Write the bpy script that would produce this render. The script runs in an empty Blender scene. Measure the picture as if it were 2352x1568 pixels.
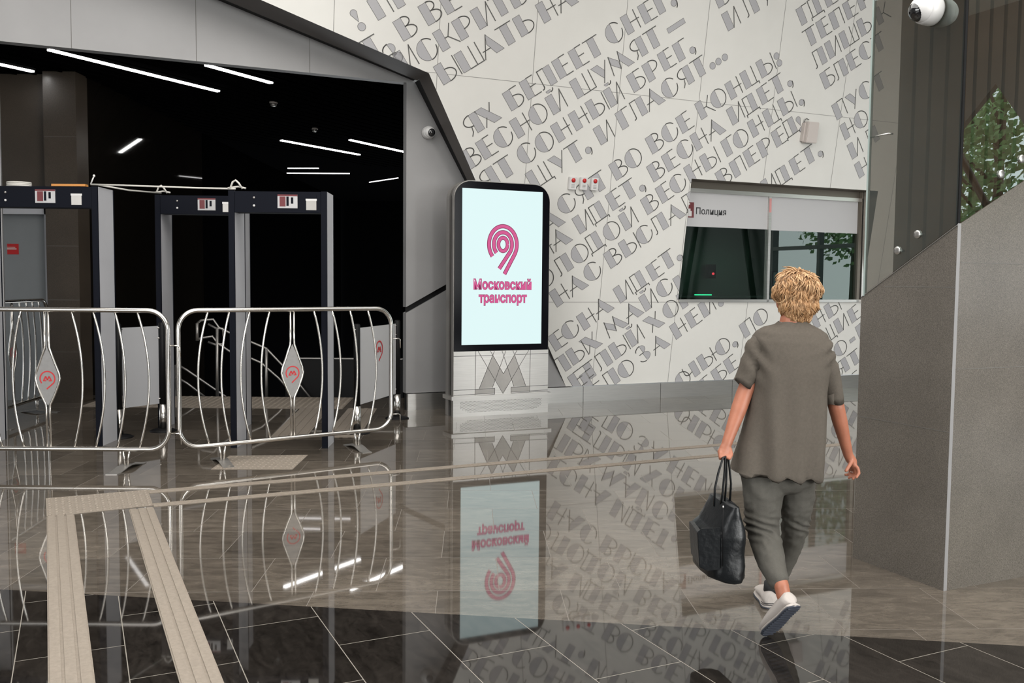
import bpy, bmesh, math, random
from mathutils import Vector, Matrix, Quaternion, noise
random.seed(7)
SC = bpy.context.scene
COL = SC.collection
PI = math.pi

# ------------------------------------------------------------------ camera
FPX = 2100.0
_dn = Vector((-303, 33116, FPX)).normalized()            # gravity in camera axes (x right, y down, z forward)
_fw = Vector((0, 0, 1)); _Y = (_fw - _dn * _fw.dot(_dn)).normalized()
_Z = -_dn; _X = _Y.cross(_Z)
RW = Matrix((_X, _Y, _Z))                                # camera axes -> world
CAM = Vector((0, 0, 1.5))
cd = bpy.data.cameras.new('camera'); cam = bpy.data.objects.new('camera', cd); COL.objects.link(cam)
cd.sensor_width = 36.0; cd.lens = FPX / 2352 * 36.0; cd.clip_end = 300
cx_, cy_, cz_ = RW @ Vector((1, 0, 0)), RW @ Vector((0, -1, 0)), RW @ Vector((0, 0, -1))
cam.matrix_world = Matrix(((cx_.x, cy_.x, cz_.x, CAM.x), (cx_.y, cy_.y, cz_.y, CAM.y), (cx_.z, cy_.z, cz_.z, CAM.z), (0, 0, 0, 1)))
SC.camera = cam
SC.view_settings.view_transform = 'Standard'; SC.view_settings.look = 'None'
SC.view_settings.gamma = 1.0; SC.view_settings.use_curve_mapping = False
SC.view_settings.exposure = 0.42

def ray(px, py): return (RW @ Vector((px - 1176, py - 784, FPX))).normalized()
def hit(px, py, p0, n):                                   # point where a line of sight meets a real surface
    d = ray(px, py); return CAM + d * (n.dot(p0 - CAM) / n.dot(d))
def FL(px, py, z=0.0): return hit(px, py, Vector((0, 0, z)), Vector((0, 0, 1)))
def YP(px, py, y): return hit(px, py, Vector((0, y, 0)), Vector((0, 1, 0)))

# building axes: s runs along the lettered wall, t goes away from the viewer
ANG = math.radians(24.2)
U = Vector((math.cos(ANG), math.sin(ANG), 0)); N = Vector((-math.sin(ANG), math.cos(ANG), 0)); ZU = Vector((0, 0, 1))
def ST(s, t, z=0.0): return U * s + N * t + ZU * z
def toST(p): return Vector((p.dot(U), p.dot(N), p.z))
WT = 10.237                                              # t of the far wall base

# ------------------------------------------------------------------ daylight
world = bpy.data.worlds.new('world'); SC.world = world; world.use_nodes = True
wn = world.node_tree; wn.nodes.clear()
wo = wn.nodes.new('ShaderNodeOutputWorld'); bg = wn.nodes.new('ShaderNodeBackground')
sky = wn.nodes.new('ShaderNodeTexSky'); sky.sky_type = 'HOSEK_WILKIE'; sky.turbidity = 6.0; sky.ground_albedo = 0.3
sky.sun_direction = (U * 0.2 + N * -0.75 + ZU * 0.62).normalized()
mixw = wn.nodes.new('ShaderNodeMix'); mixw.data_type = 'RGBA'; mixw.inputs[0].default_value = 0.75
mixw.inputs[7].default_value = (0.92, 0.97, 1.0, 1)
wn.links.new(sky.outputs[0], mixw.inputs[6]); wn.links.new(mixw.outputs[2], bg.inputs[0]); wn.links.new(bg.outputs[0], wo.inputs[0])
bg.inputs[1].default_value = 2.4

def area(name, loc, direction, sx, sy, power, color=(1, 1, 1)):
    l = bpy.data.lights.new(name, 'AREA'); l.shape = 'RECTANGLE'; l.size = sx; l.size_y = sy; l.energy = power; l.color = color
    o = bpy.data.objects.new(name, l); COL.objects.link(o); o.location = loc
    o.rotation_euler = direction.to_track_quat('-Z', 'Y').to_euler(); return o
# daylight entering through the glazed facade behind the viewer
area('daylight_rear', ST(6.3, -8.75, 2.7), N, 6.5, 3.6, 860, (1.0, 0.99, 0.96))
area('fill_left', ST(-7.8, -2.0, 2.8), U, 9.0, 3.6, 330, (1.0, 0.98, 0.95))  # fill light added to brighten left-facing sides, no known source

area('hall_ceiling_lights', ST(2.0, 2.5, 6.2), -ZU, 12.0, 10.0, 900, (1.0, 0.97, 0.93))

# ------------------------------------------------------------------ materials
def mat(name, col, rough=0.5, metal=0.0, spec=0.5, var=0.0, vscale=20.0, bump=0.0, bscale=200.0, emit=None, estr=0.0, coat=0.0, aniso=None):
    m = bpy.data.materials.new(name); m.use_nodes = True; nt = m.node_tree
    b = nt.nodes['Principled BSDF']
    b.inputs['Base Color'].default_value = (*col, 1); b.inputs['Roughness'].default_value = rough
    b.inputs['Metallic'].default_value = metal; b.inputs['Specular IOR Level'].default_value = spec
    b.inputs['Coat Weight'].default_value = coat
    tc = nt.nodes.new('ShaderNodeTexCoord')
    if var:
        n = nt.nodes.new('ShaderNodeTexNoise'); n.inputs['Scale'].default_value = vscale; n.inputs['Detail'].default_value = 5
        mp = nt.nodes.new('ShaderNodeMapping'); nt.links.new(tc.outputs['Object'], mp.inputs[0]); nt.links.new(mp.outputs[0], n.inputs['Vector'])
        if aniso: mp.inputs['Scale'].default_value = aniso
        r = nt.nodes.new('ShaderNodeMapRange'); r.inputs['From Min'].default_value = 0.3; r.inputs['From Max'].default_value = 0.7
        r.inputs['To Min'].default_value = 1 - var; r.inputs['To Max'].default_value = 1 + var
        nt.links.new(n.outputs[0], r.inputs[0])
        h = nt.nodes.new('ShaderNodeVectorMath'); h.operation = 'SCALE'; h.inputs[0].default_value = col
        nt.links.new(r.outputs[0], h.inputs['Scale']); nt.links.new(h.outputs[0], b.inputs['Base Color'])
    if bump:
        n2 = nt.nodes.new('ShaderNodeTexNoise'); n2.inputs['Scale'].default_value = bscale; n2.inputs['Detail'].default_value = 3
        nt.links.new(tc.outputs['Object'], n2.inputs['Vector'])
        bp = nt.nodes.new('ShaderNodeBump'); bp.inputs['Strength'].default_value = bump; bp.inputs['Distance'].default_value = 0.004
        nt.links.new(n2.outputs[0], bp.inputs['Height']); nt.links.new(bp.outputs[0], b.inputs['Normal'])
    if emit: b.inputs['Emission Color'].default_value = (*emit, 1); b.inputs['Emission Strength'].default_value = estr
    return m

M = {}
M['wallwhite'] = mat('painted_panel', (0.655, 0.645, 0.61), 0.45, var=0.02, vscale=3)
M['letterfill'] = mat('letter_grey', (0.385, 0.38, 0.392), 0.5)
M['letterline'] = mat('letter_outline', (0.10, 0.098, 0.092), 0.5)
M['jointlight'] = mat('pale_panel_joint', (0.27, 0.265, 0.25), 0.7)
M['plate'] = mat('dull_steel_plate', (0.26, 0.255, 0.25), 0.5, metal=0.3, var=0.06, vscale=30)
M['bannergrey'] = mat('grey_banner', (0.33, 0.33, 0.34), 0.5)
M['joint'] = mat('panel_joint', (0.13, 0.125, 0.115), 0.7)
M['greywall'] = mat('grey_panel', (0.27, 0.266, 0.266), 0.42, metal=0.15, var=0.05, vscale=2)
M['brown'] = mat('brown_cladding', (0.075, 0.066, 0.06), 0.5, var=0.08, vscale=4)
M['black'] = mat('black_cladding_and_gap_shade', (0.005, 0.005, 0.0055), 0.5, spec=0.2)
M['blackgloss'] = mat('polished_black_stone', (0.002, 0.002, 0.002), 0.15, spec=0.06, var=0.3, vscale=3)
M['blackceil'] = mat('black_ceiling', (0.0022, 0.0022, 0.0024), 0.9, spec=0.0)
M['rib'] = mat('brown_ribbed_sheet', (0.36, 0.31, 0.26), 0.55, var=0.08, vscale=4)
M['steel'] = mat('brushed_steel', (0.60, 0.585, 0.56), 0.30, metal=0.95, var=0.06, vscale=4, aniso=(1, 1, 30))
M['bronze'] = mat('bronze_steel', (0.17, 0.15, 0.125), 0.35, metal=0.6)
M['steeldull'] = mat('satin_steel', (0.36, 0.345, 0.325), 0.38, metal=0.8, var=0.06, vscale=6)
M['chrome'] = mat('polished_steel_tube', (0.56, 0.535, 0.50), 0.2, metal=1.0)
M['darkpl'] = mat('dark_navy_plastic', (0.0045, 0.0055, 0.010), 0.6, spec=0.10)
M['lightpl'] = mat('light_grey_laminate', (0.42, 0.42, 0.44), 0.45, var=0.03, vscale=4)
M['white'] = mat('white_plastic', (0.62, 0.61, 0.60), 0.4)
M['cream'] = mat('cream_plastic', (0.52, 0.47, 0.44), 0.45)
M['red'] = mat('red_plastic', (0.45, 0.012, 0.012), 0.25)
M['redprint'] = mat('red_print', (0.50, 0.02, 0.025), 0.5)
M['maroon'] = mat('dark_red_print', (0.13, 0.018, 0.022), 0.5)
M['blackprint'] = mat('black_print', (0.02, 0.02, 0.022), 0.5)
M['darkglass'] = mat('smoked_dome', (0.01, 0.01, 0.011), 0.05, coat=1.0)
M['bezel'] = mat('black_glass_bezel', (0.004, 0.004, 0.006), 0.12, spec=0.22)
M['screen'] = mat('lit_screen', (0.02, 0.02, 0.02), 0.3, spec=0.2, emit=(0.79, 1.0, 1.0), estr=.68)
M['pinkprint'] = mat('pink_screen_print', (0.02, 0.01, 0.01), 0.4, spec=0.2, emit=(0.70, 0.10, 0.30), estr=.68)
M['darkpink'] = mat('dark_pink_screen_edge', (0.02, 0.01, 0.01), 0.4, spec=0.2, emit=(0.22, 0.012, 0.08), estr=.68)
M['lamp'] = mat('lamp_diffuser', (1, 1, 1), 0.4, emit=(1.0, 0.98, 0.96), estr=9.0)
M['lampdim'] = mat('dim_lamp_diffuser', (1, 1, 1), 0.4, emit=(1.0, 0.97, 0.97), estr=2.5)
M['tactile'] = mat('beige_tactile_tile', (0.265, 0.225, 0.183), 0.55, var=0.10, vscale=60, bump=0.3, bscale=400)
M['bannerw'] = mat('white_banner', (0.45, 0.445, 0.45), 0.5)
M['door'] = mat('grey_painted_door', (0.20, 0.21, 0.215), 0.4, var=0.04, vscale=3)
M['tape'] = mat('white_tape', (0.55, 0.53, 0.49), 0.6)
M['orange'] = mat('orange_plastic', (0.55, 0.23, 0.05), 0.5)
M['skin'] = mat('skin', (0.36, 0.135, 0.078), 0.5, var=0.10, vscale=18, bump=0.12, bscale=60)
M['shirt'] = mat('grey_brown_knit', (0.098, 0.084, 0.069), 0.85, spec=0.2, var=0.07, vscale=90, bump=0.35, bscale=500)
M['trouser'] = mat('grey_trouser_cloth', (0.088, 0.083, 0.072), 0.8, spec=0.2, var=0.07, vscale=60, bump=0.3, bscale=400)
M['hair'] = mat('blond_hair', (0.20, 0.105, 0.045), 0.65, var=0.22, vscale=22)
M['hairdark'] = mat('blond_hair_strand', (0.34, 0.185, 0.082), 0.55, var=0.35, vscale=25)
M['hairlight'] = mat('pale_hair_strand', (0.54, 0.34, 0.18), 0.5)
M['shoe'] = mat('off_white_canvas', (0.43, 0.39, 0.36), 0.7, bump=0.2, bscale=300)
M['sole'] = mat('dark_rubber_sole', (0.040, 0.046, 0.062), 0.7)
M['leather'] = mat('black_leather', (0.006, 0.007, 0.008), 0.36, spec=0.35, bump=0.5, bscale=35)
M['sock'] = mat('black_sock', (0.015, 0.015, 0.016), 0.8)
M['leaf'] = mat('leaves', (0.24, 0.40, 0.16), 0.6, var=0.4, vscale=5)
M['bark'] = mat('bark', (0.08, 0.055, 0.04), 0.8)
M['ground'] = mat('outdoor_paving', (0.30, 0.30, 0.29), 0.8, var=0.1, vscale=2)
M['ceil'] = mat('hall_ceiling', (0.45, 0.45, 0.44), 0.7)
M['frame'] = mat('facade_steel_frame', (0.10, 0.105, 0.11), 0.45)
M['facade'] = mat('dark_grey_facade_panel', (0.075, 0.08, 0.082), 0.6)
M['roompaint'] = mat('dim_room_paint', (0.22, 0.28, 0.25), 0.6)
M['green_led'] = mat('green_light', (0, 0.5, 0.2), 0.4, emit=(0.05, 1.0, 0.45), estr=2.0)
M['red_led'] = mat('red_light', (0.5, 0, 0), 0.4, emit=(1.0, 0.05, 0.08), estr=2.0)
M['white_led'] = mat('white_light', (1, 1, 1), 0.4, emit=(1.0, 0.95, 1.0), estr=2.0)
M['yellow'] = mat('yellow_sticker', (0.35, 0.22, 0.03), 0.5)
M['jacketblue'] = mat('blue_grey_screen', (0.12, 0.14, 0.17), 0.4)

def glass(name, col, rough=0.0, ior=1.5, alpha_mix=0.85):
    m = bpy.data.materials.new(name); m.use_nodes = True; nt = m.node_tree; nt.nodes.clear()
    o = nt.nodes.new('ShaderNodeOutputMaterial'); mx = nt.nodes.new('ShaderNodeMixShader')
    tr = nt.nodes.new('ShaderNodeBsdfTransparent'); tr.inputs[0].default_value = (*col, 1)
    gl = nt.nodes.new('ShaderNodeBsdfGlossy'); gl.inputs['Roughness'].default_value = rough; gl.inputs[0].default_value = (0.86, 1, 0.95, 1)
    fr = nt.nodes.new('ShaderNodeFresnel'); fr.inputs[0].default_value = ior
    ge = nt.nodes.new('ShaderNodeNewGeometry'); sb = nt.nodes.new('ShaderNodeMath'); sb.operation = 'SUBTRACT'; sb.inputs[0].default_value = 1.0
    nt.links.new(ge.outputs['Backfacing'], sb.inputs[1]); ml = nt.nodes.new('ShaderNodeMath'); ml.operation = 'MULTIPLY'
    nt.links.new(fr.outputs[0], ml.inputs[0]); nt.links.new(sb.outputs[0], ml.inputs[1]); nt.links.new(ml.outputs[0], mx.inputs[0]); nt.links.new(tr.outputs[0], mx.inputs[1]); nt.links.new(gl.outputs[0], mx.inputs[2])
    nt.links.new(mx.outputs[0], o.inputs[0]); return m
M['glass'] = glass('tinted_glass', (0.56, 0.53, 0.50), ior=2.5)
M['glassdark'] = glass('office_window_glass', (0.55, 0.65, 0.60), ior=1.9)
M['glassedge'] = mat('green_glass_edge', (0.35, 0.42, 0.40), 0.2)

def granite(name, col, spk=0.35, rough=0.35, tile=None):
    m = bpy.data.materials.new(name); m.use_nodes = True; nt = m.node_tree; b = nt.nodes['Principled BSDF']
    tc = nt.nodes.new('ShaderNodeTexCoord')
    n1 = nt.nodes.new('ShaderNodeTexNoise'); n1.inputs['Scale'].default_value = 260; n1.inputs['Detail'].default_value = 3
    n2 = nt.nodes.new('ShaderNodeTexNoise'); n2.inputs['Scale'].default_value = 3.0; n2.inputs['Detail'].default_value = 4
    nt.links.new(tc.outputs['Object'], n1.inputs['Vector']); nt.links.new(tc.outputs['Object'], n2.inputs['Vector'])
    cr = nt.nodes.new('ShaderNodeMapRange'); cr.inputs['From Min'].default_value = 0.32; cr.inputs['From Max'].default_value = 0.68
    cr.inputs['To Min'].default_value = 1 - spk; cr.inputs['To Max'].default_value = 1 + spk
    nt.links.new(n1.outputs[0], cr.inputs[0])
    c2 = nt.nodes.new('ShaderNodeMapRange'); c2.inputs['From Min'].default_value = 0.3; c2.inputs['From Max'].default_value = 0.7
    c2.inputs['To Min'].default_value = 0.9; c2.inputs['To Max'].default_value = 1.1; nt.links.new(n2.outputs[0], c2.inputs[0])
    mu = nt.nodes.new('ShaderNodeMath'); mu.operation = 'MULTIPLY'; nt.links.new(cr.outputs[0], mu.inputs[0]); nt.links.new(c2.outputs[0], mu.inputs[1])
    sc = nt.nodes.new('ShaderNodeVectorMath'); sc.operation = 'SCALE'; sc.inputs[0].default_value = col
    nt.links.new(mu.outputs[0], sc.inputs['Scale']); nt.links.new(sc.outputs[0], b.inputs['Base Color'])
    b.inputs['Roughness'].default_value = rough
    return m
M['granite'] = granite('flamed_granite', (0.122, 0.109, 0.094), 0.38, 0.22)
M['granitebrown'] = granite('brown_stone', (0.055, 0.043, 0.032), 0.35, 0.3)
M['granitedark'] = granite('black_polished_granite', (0.008, 0.0065, 0.005), 0.5, 0.035)

def floor_mat(name, col, grout, tdir, ndir, ox, oy, bw, rh, ms, streak, rough, spec):
    m = bpy.data.materials.new(name); m.use_nodes = True; nt = m.node_tree; b = nt.nodes['Principled BSDF']
    geo = nt.nodes.new('ShaderNodeNewGeometry')
    def dot(v):
        d = nt.nodes.new('ShaderNodeVectorMath'); d.operation = 'DOT_PRODUCT'; d.inputs[1].default_value = v
        nt.links.new(geo.outputs['Position'], d.inputs[0]); return d.outputs['Value']
    def add(a, c):
        d = nt.nodes.new('ShaderNodeMath'); d.operation = 'ADD'; d.inputs[1].default_value = c; nt.links.new(a, d.inputs[0]); return d.outputs[0]
    cb = nt.nodes.new('ShaderNodeCombineXYZ'); nt.links.new(add(dot(tdir), -ox + 50 * bw), cb.inputs[0]); nt.links.new(add(dot(ndir), -oy + 50 * rh), cb.inputs[1])
    br = nt.nodes.new('ShaderNodeTexBrick'); br.offset = 0.5; br.offset_frequency = 2; br.squash = 1.0
    br.inputs['Scale'].default_value = 1.0; br.inputs['Mortar Size'].default_value = ms; br.inputs['Mortar Smooth'].default_value = 0.3
    br.inputs['Brick Width'].default_value = bw; br.inputs['Row Height'].default_value = rh; br.inputs['Bias'].default_value = 0
    br.inputs['Color1'].default_value = (0.80, 0.80, 0.80, 1); br.inputs['Color2'].default_value = (1.2, 1.2, 1.2, 1); br.inputs['Mortar'].default_value = (1, 1, 1, 1)
    nt.links.new(cb.outputs[0], br.inputs['Vector'])
    mp = nt.nodes.new('ShaderNodeMapping'); mp.inputs['Scale'].default_value = (3.2, 9.0, 1); nt.links.new(cb.outputs[0], mp.inputs[0])
    n1 = nt.nodes.new('ShaderNodeTexNoise'); n1.inputs['Scale'].default_value = 1.8; n1.inputs['Detail'].default_value = 12; n1.inputs['Roughness'].default_value = 0.78; n1.inputs['Distortion'].default_value = 0.6
    nt.links.new(mp.outputs[0], n1.inputs['Vector'])
    n2 = nt.nodes.new('ShaderNodeTexNoise'); n2.inputs['Scale'].default_value = 1.3; n2.inputs['Detail'].default_value = 6; nt.links.new(cb.outputs[0], n2.inputs['Vector'])
    r1 = nt.nodes.new('ShaderNodeMapRange'); r1.inputs['From Min'].default_value = 0.3; r1.inputs['From Max'].default_value = 0.7
    r1.inputs['To Min'].default_value = 1 - streak; r1.inputs['To Max'].default_value = 1 + streak; nt.links.new(n1.outputs[0], r1.inputs[0])
    r2 = nt.nodes.new('ShaderNodeMapRange'); r2.inputs['From Min'].default_value = 0.3; r2.inputs['From Max'].default_value = 0.7
    r2.inputs['To Min'].default_value = 0.85; r2.inputs['To Max'].default_value = 1.15; nt.links.new(n2.outputs[0], r2.inputs[0])
    mu = nt.nodes.new('ShaderNodeMath'); mu.operation = 'MULTIPLY'; nt.links.new(r1.outputs[0], mu.inputs[0]); nt.links.new(r2.outputs[0], mu.inputs[1])
    s1 = nt.nodes.new('ShaderNodeVectorMath'); s1.operation = 'SCALE'; nt.links.new(br.outputs['Color'], s1.inputs[0]); nt.links.new(mu.outputs[0], s1.inputs['Scale'])
    s2 = nt.nodes.new('ShaderNodeVectorMath'); s2.operation = 'MULTIPLY'; s2.inputs[1].default_value = col; nt.links.new(s1.outputs[0], s2.inputs[0])
    mx = nt.nodes.new('ShaderNodeMix'); mx.data_type = 'RGBA'; mx.inputs[7].default_value = (*grout, 1)
    nt.links.new(br.outputs['Fac'], mx.inputs[0]); nt.links.new(s2.outputs[0], mx.inputs[6]); nt.links.new(mx.outputs[2], b.inputs['Base Color'])
    rr = nt.nodes.new('ShaderNodeMapRange'); rr.inputs['To Min'].default_value = rough; rr.inputs['To Max'].default_value = 0.5
    nt.links.new(br.outputs['Fac'], rr.inputs[0]); nt.links.new(rr.outputs[0], b.inputs['Roughness'])
    b.inputs['Specular IOR Level'].default_value = spec
    return m
a1 = math.radians(25.5)
M['floordark'] = floor_mat('dark_stone_tiles', (0.017, 0.0145, 0.0125), (0.22, 0.20, 0.17), (-math.sin(a1), math.cos(a1), 0), (math.cos(a1), math.sin(a1), 0), 4.72, 0.155, 0.72, 0.40, 0.0022, 0.75, 0.03, 0.75)
a2 = math.radians(2.5)
M['floormid'] = floor_mat('brown_stone_tiles', (0.104, 0.088, 0.071), (0.16, 0.14, 0.12), (math.cos(a2), math.sin(a2), 0), (-math.sin(a2), math.cos(a2), 0), -0.46 - 0.3, 5.47, 0.60, 0.54, 0.0019, 0.50, 0.03, 0.85)

# ------------------------------------------------------------------ mesh builder
class MB:
    def __init__(s): s.v = []; s.f = []; s.m = []; s.sm = []
    def add(s, vs, fs, mi=0, smooth=False):
        o = len(s.v); s.v += [Vector(p) for p in vs]
        for f in fs: s.f.append([i + o for i in f]); s.m.append(mi); s.sm.append(smooth)
    def box(s, a, b, mi=0, X=None, Y=None, Z=None, O=None):
        X = X or Vector((1, 0, 0)); Y = Y or Vector((0, 1, 0)); Z = Z or ZU; O = O or Vector((0, 0, 0))
        vs = [O + X * x + Y * y + Z * z for z in (a[2], b[2]) for y in (a[1], b[1]) for x in (a[0], b[0])]
        s.add(vs, [(0, 2, 3, 1), (4, 5, 7, 6), (0, 1, 5, 4), (2, 6, 7, 3), (0, 4, 6, 2), (1, 3, 7, 5)], mi)
    def prism(s, pts, d, mi=0, cap=True):                # polygon pts swept by vector d
        n = len(pts); d = Vector(d); vs = [Vector(p) for p in pts] + [Vector(p) + d for p in pts]
        fs = [(i, (i + 1) % n, (i + 1) % n + n, i + n) for i in range(n)]
        if cap: fs += [tuple(range(n))[::-1], tuple(range(n, 2 * n))]
        s.add(vs, fs, mi)
    def tube(s, path, r, seg=10, closed=False, mi=0, flat=1.0):
        P = [Vector(p) for p in path]; n = len(P); vs = []; up = None
        rr = r if isinstance(r, (list, tuple)) else [r] * n
        for i in range(n):
            if closed: t = (P[(i + 1) % n] - P[i - 1])
            else: t = (P[min(i + 1, n - 1)] - P[max(i - 1, 0)])
            t.normalize()
            if up is None:
                up = Vector((0, 0, 1)) if abs(t.z) < 0.9 else Vector((0, 1, 0))
            up = (up - t * up.dot(t)); up.normalize(); sd = t.cross(up)
            for k in range(seg):
                a = 2 * PI * k / seg; vs.append(P[i] + (sd * math.cos(a) * flat + up * math.sin(a)) * rr[i])
        fs = []
        for i in range(n if closed else n - 1):
            j = (i + 1) % n
            for k in range(seg): fs.append((i * seg + k, i * seg + (k + 1) % seg, j * seg + (k + 1) % seg, j * seg + k))
        if not closed: fs += [tuple(range(seg))[::-1], tuple((n - 1) * seg + k for k in range(seg))]
        s.add(vs, fs, mi, True)
    def lathe(s, prof, O, ax=ZU, seg=24, mi=0):          # profile of (radius, height)
        ax = Vector(ax).normalized(); a = Vector((1, 0, 0)) if abs(ax.x) < 0.9 else Vector((0, 1, 0)); a = (a - ax * a.dot(ax)).normalized(); b = ax.cross(a)
        vs = [Vector(O) + ax * h + (a * math.cos(2 * PI * k / seg) + b * math.sin(2 * PI * k / seg)) * r for r, h in prof for k in range(seg)]
        fs = [(i * seg + k, i * seg + (k + 1) % seg, (i + 1) * seg + (k + 1) % seg, (i + 1) * seg + k) for i in range(len(prof) - 1) for k in range(seg)]
        fs += [tuple(range(seg))[::-1], tuple((len(prof) - 1) * seg + k for k in range(seg))]
        s.add(vs, fs, mi, True)
    def ellipsoid(s, c, rx, ry, rz, seg=20, rings=12, mi=0, R=None):
        vs = []; R = R or Matrix.Identity(3)
        for i in range(rings + 1):
            th = PI * i / rings
            for k in range(seg):
                ph = 2 * PI * k / seg; vs.append(Vector(c) + R @ Vector((rx * math.sin(th) * math.cos(ph), ry * math.sin(th) * math.sin(ph), rz * math.cos(th))))
        fs = [(i * seg + k, (i + 1) * seg + k, (i + 1) * seg + (k + 1) % seg, i * seg + (k + 1) % seg) for i in range(rings) for k in range(seg)]
        s.add(vs, fs, mi, True)
    def loft(s, rings, mi=0, capa=True, capb=True, smooth=True):
        n = len(rings[0]); vs = [p for r in rings for p in r]
        fs = [(i * n + k, i * n + (k + 1) % n, (i + 1) * n + (k + 1) % n, (i + 1) * n + k) for i in range(len(rings) - 1) for k in range(n)]
        s.add(vs, fs, mi, smooth)
        if capa: s.add(rings[0], [tuple(range(n))[::-1]], mi)
        if capb: s.add(rings[-1], [tuple(range(n))], mi)
    def build(s, name, mats, parent=None, bevel=0.0, autosm=True):
        me = bpy.data.meshes.new(name)
        inv = PINV.get(parent.name) if parent else None
        vs = [(inv @ v) for v in s.v] if (inv and not getattr(s, 'local', False)) else s.v
        me.from_pydata([tuple(v) for v in vs], [], s.f)
        if not isinstance(mats, (list, tuple)): mats = [mats]
        for m in mats: me.materials.append(m)
        for i, p in enumerate(me.polygons): p.material_index = s.m[i]; p.use_smooth = s.sm[i]
        me.update()
        bm = bmesh.new(); bm.from_mesh(me)
        bmesh.ops.remove_doubles(bm, verts=bm.verts, dist=1e-6) if getattr(s, 'weld', False) else None
        bmesh.ops.recalc_face_normals(bm, faces=bm.faces)
        if bevel:
            es = [e for e in bm.edges if len(e.link_faces) == 2 and e.calc_face_angle(0) > 0.6]
            bmesh.ops.bevel(bm, geom=es, offset=bevel, segments=2, affect='EDGES', clamp_overlap=True)
        bm.to_mesh(me); bm.free()
        o = bpy.data.objects.new(name, me); COL.objects.link(o)
        if parent:
            o.parent = parent
            if parent.name in PINV: PINV[o.name] = PINV[parent.name]
        return o
PINV = {}
def tag(o, label=None, cat=None, group=None, kind=None):
    if label: o['label'] = label
    if cat: o['category'] = cat
    if group: o['group'] = group
    if kind: o['kind'] = kind
    return o
def thing(name, label, cat, loc, rz=0.0, group=None):
    o = bpy.data.objects.new(name, None); COL.objects.link(o); o.empty_display_size = 0.1
    o.location = loc; o.rotation_euler = (0, 0, rz)
    PINV[o.name] = (Matrix.Translation(Vector(loc)) @ Matrix.Rotation(rz, 4, 'Z')).inverted()
    return tag(o, label, cat, group)
def struct(name, mb, m, **k):
    o = mb.build(name, m, **k); o['kind'] = 'structure'; return o
def LMB():
    b = MB(); b.local = True; return b
def copy_tree(o, parent=None):
    c = o.copy(); COL.objects.link(c)
    if parent: c.parent = parent
    for ch in [x for x in bpy.data.objects if x.parent == o]: copy_tree(ch, c)
    return c
def text_mesh(txt, size, extrude=0.0, bold=0.0):
    cu = bpy.data.curves.new('txt', 'FONT'); cu.body = txt; cu.size = size; cu.offset = bold; cu.extrude = extrude
    o = bpy.data.objects.new('txt', cu); COL.objects.link(o)
    dg = bpy.context.evaluated_depsgraph_get(); me = bpy.data.meshes.new_from_object(o.evaluated_get(dg))
    vs = [v.co.copy() for v in me.vertices]; fs = [tuple(p.vertices) for p in me.polygons]
    bpy.data.objects.remove(o); bpy.data.curves.remove(cu); bpy.data.meshes.remove(me)
    return vs, fs
def add_text(mb, txt, O, X, Y, width=None, height=None, mi=0, bold=0.0, center=False):
    vs, fs = text_mesh(txt, 1.0, 0, bold)
    if not vs: return
    x0, x1 = min(v.x for v in vs), max(v.x for v in vs); y1 = max(v.y for v in vs)
    sx = width / (x1 - x0) if width else height; sy = (height if height else sx)
    off = -(x0 + x1) / 2 if center else -x0
    mb.add([O + X * ((v.x + off) * sx) + Y * (v.y * sy) for v in vs], fs, mi)

# ------------------------------------------------------------------ lettered wall (leans out over its base)
PB = ST(FL(1259, 926).dot(U), WT, 0.204)
LEAN = 0.158
VV = (ZU - N * LEAN).normalized(); NW = -(U.cross(VV))     # NW points away from the room
def W(u, v, off=0.0): return PB + U * u + VV * v - NW * off
WU0 = PB.dot(U)
def clip(poly, hp):                                       # keep a*u + b*v >= c
    a, b, c = hp; out = []
    for i in range(len(poly)):
        p, q = poly[i - 1], poly[i]; dp, dq = a * p[0] + b * p[1] - c, a * q[0] + b * q[1] - c
        if (dp >= 0) != (dq >= 0):
            t = dp / (dp - dq); out.append((p[0] + (q[0] - p[0]) * t, p[1] + (q[1] - p[1]) * t))
        if dq >= 0: out.append(q)
    return out
def hpl(p, q):                                            # half plane right of p->q
    dx, dy = q[0] - p[0], q[1] - p[1]; a, b = dy, -dx; return (a, b, a * p[0] + b * p[1])
CRN = (-1.789, 3.63); L1 = (-3.59, 4.16); L2 = (0.25, -0.004)
s_ = (L1[1] - CRN[1]) / (L1[0] - CRN[0]); L1F = (-8.0, CRN[1] + s_ * (-8.0 - CRN[0]))
h1 = hpl(CRN, L1F); h1 = (-h1[0], -h1[1], -h1[2]) if (h1[0] * 0 + h1[1] * 6 - h1[2]) < 0 else h1
h2 = hpl(CRN, L2); h2 = (-h2[0], -h2[1], -h2[2]) if (h2[0] * 3 + h2[1] * 0 - h2[2]) < 0 else h2
UMX, VMX = 9.6, 6.1
WIN = (1.80, 4.98, 1.086, 2.685)
CELLS = [[(0, 1, CRN[1]), h1, (0, -1, -VMX), (-1, 0, -UMX), (1, 0, -7.5)],
         [(0, -1, -CRN[1]), (0, 1, WIN[3]), h2, (-1, 0, -UMX)],
         [(0, -1, -WIN[3]), (0, 1, WIN[2]), h2, (-1, 0, -WIN[0])],
         [(0, -1, -WIN[3]), (0, 1, WIN[2]), (1, 0, WIN[1]), (-1, 0, -UMX)],
         [(0, -1, -WIN[2]), (0, 1, 0.0), h2, (-1, 0, -UMX)]]
wall = MB()
def wpoly(poly, off, mi):
    for c in CELLS:
        q = poly
        for hp in c:
            q = clip(q, hp)
            if len(q) < 3: break
        if len(q) >= 3: wall.add([W(u, v, off) for u, v in q], [tuple(range(len(q)))], mi)
wpoly([(-9, -0.1), (UMX, -0.1), (UMX, 7), (-9, 7)], 0.0, 0)
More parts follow.
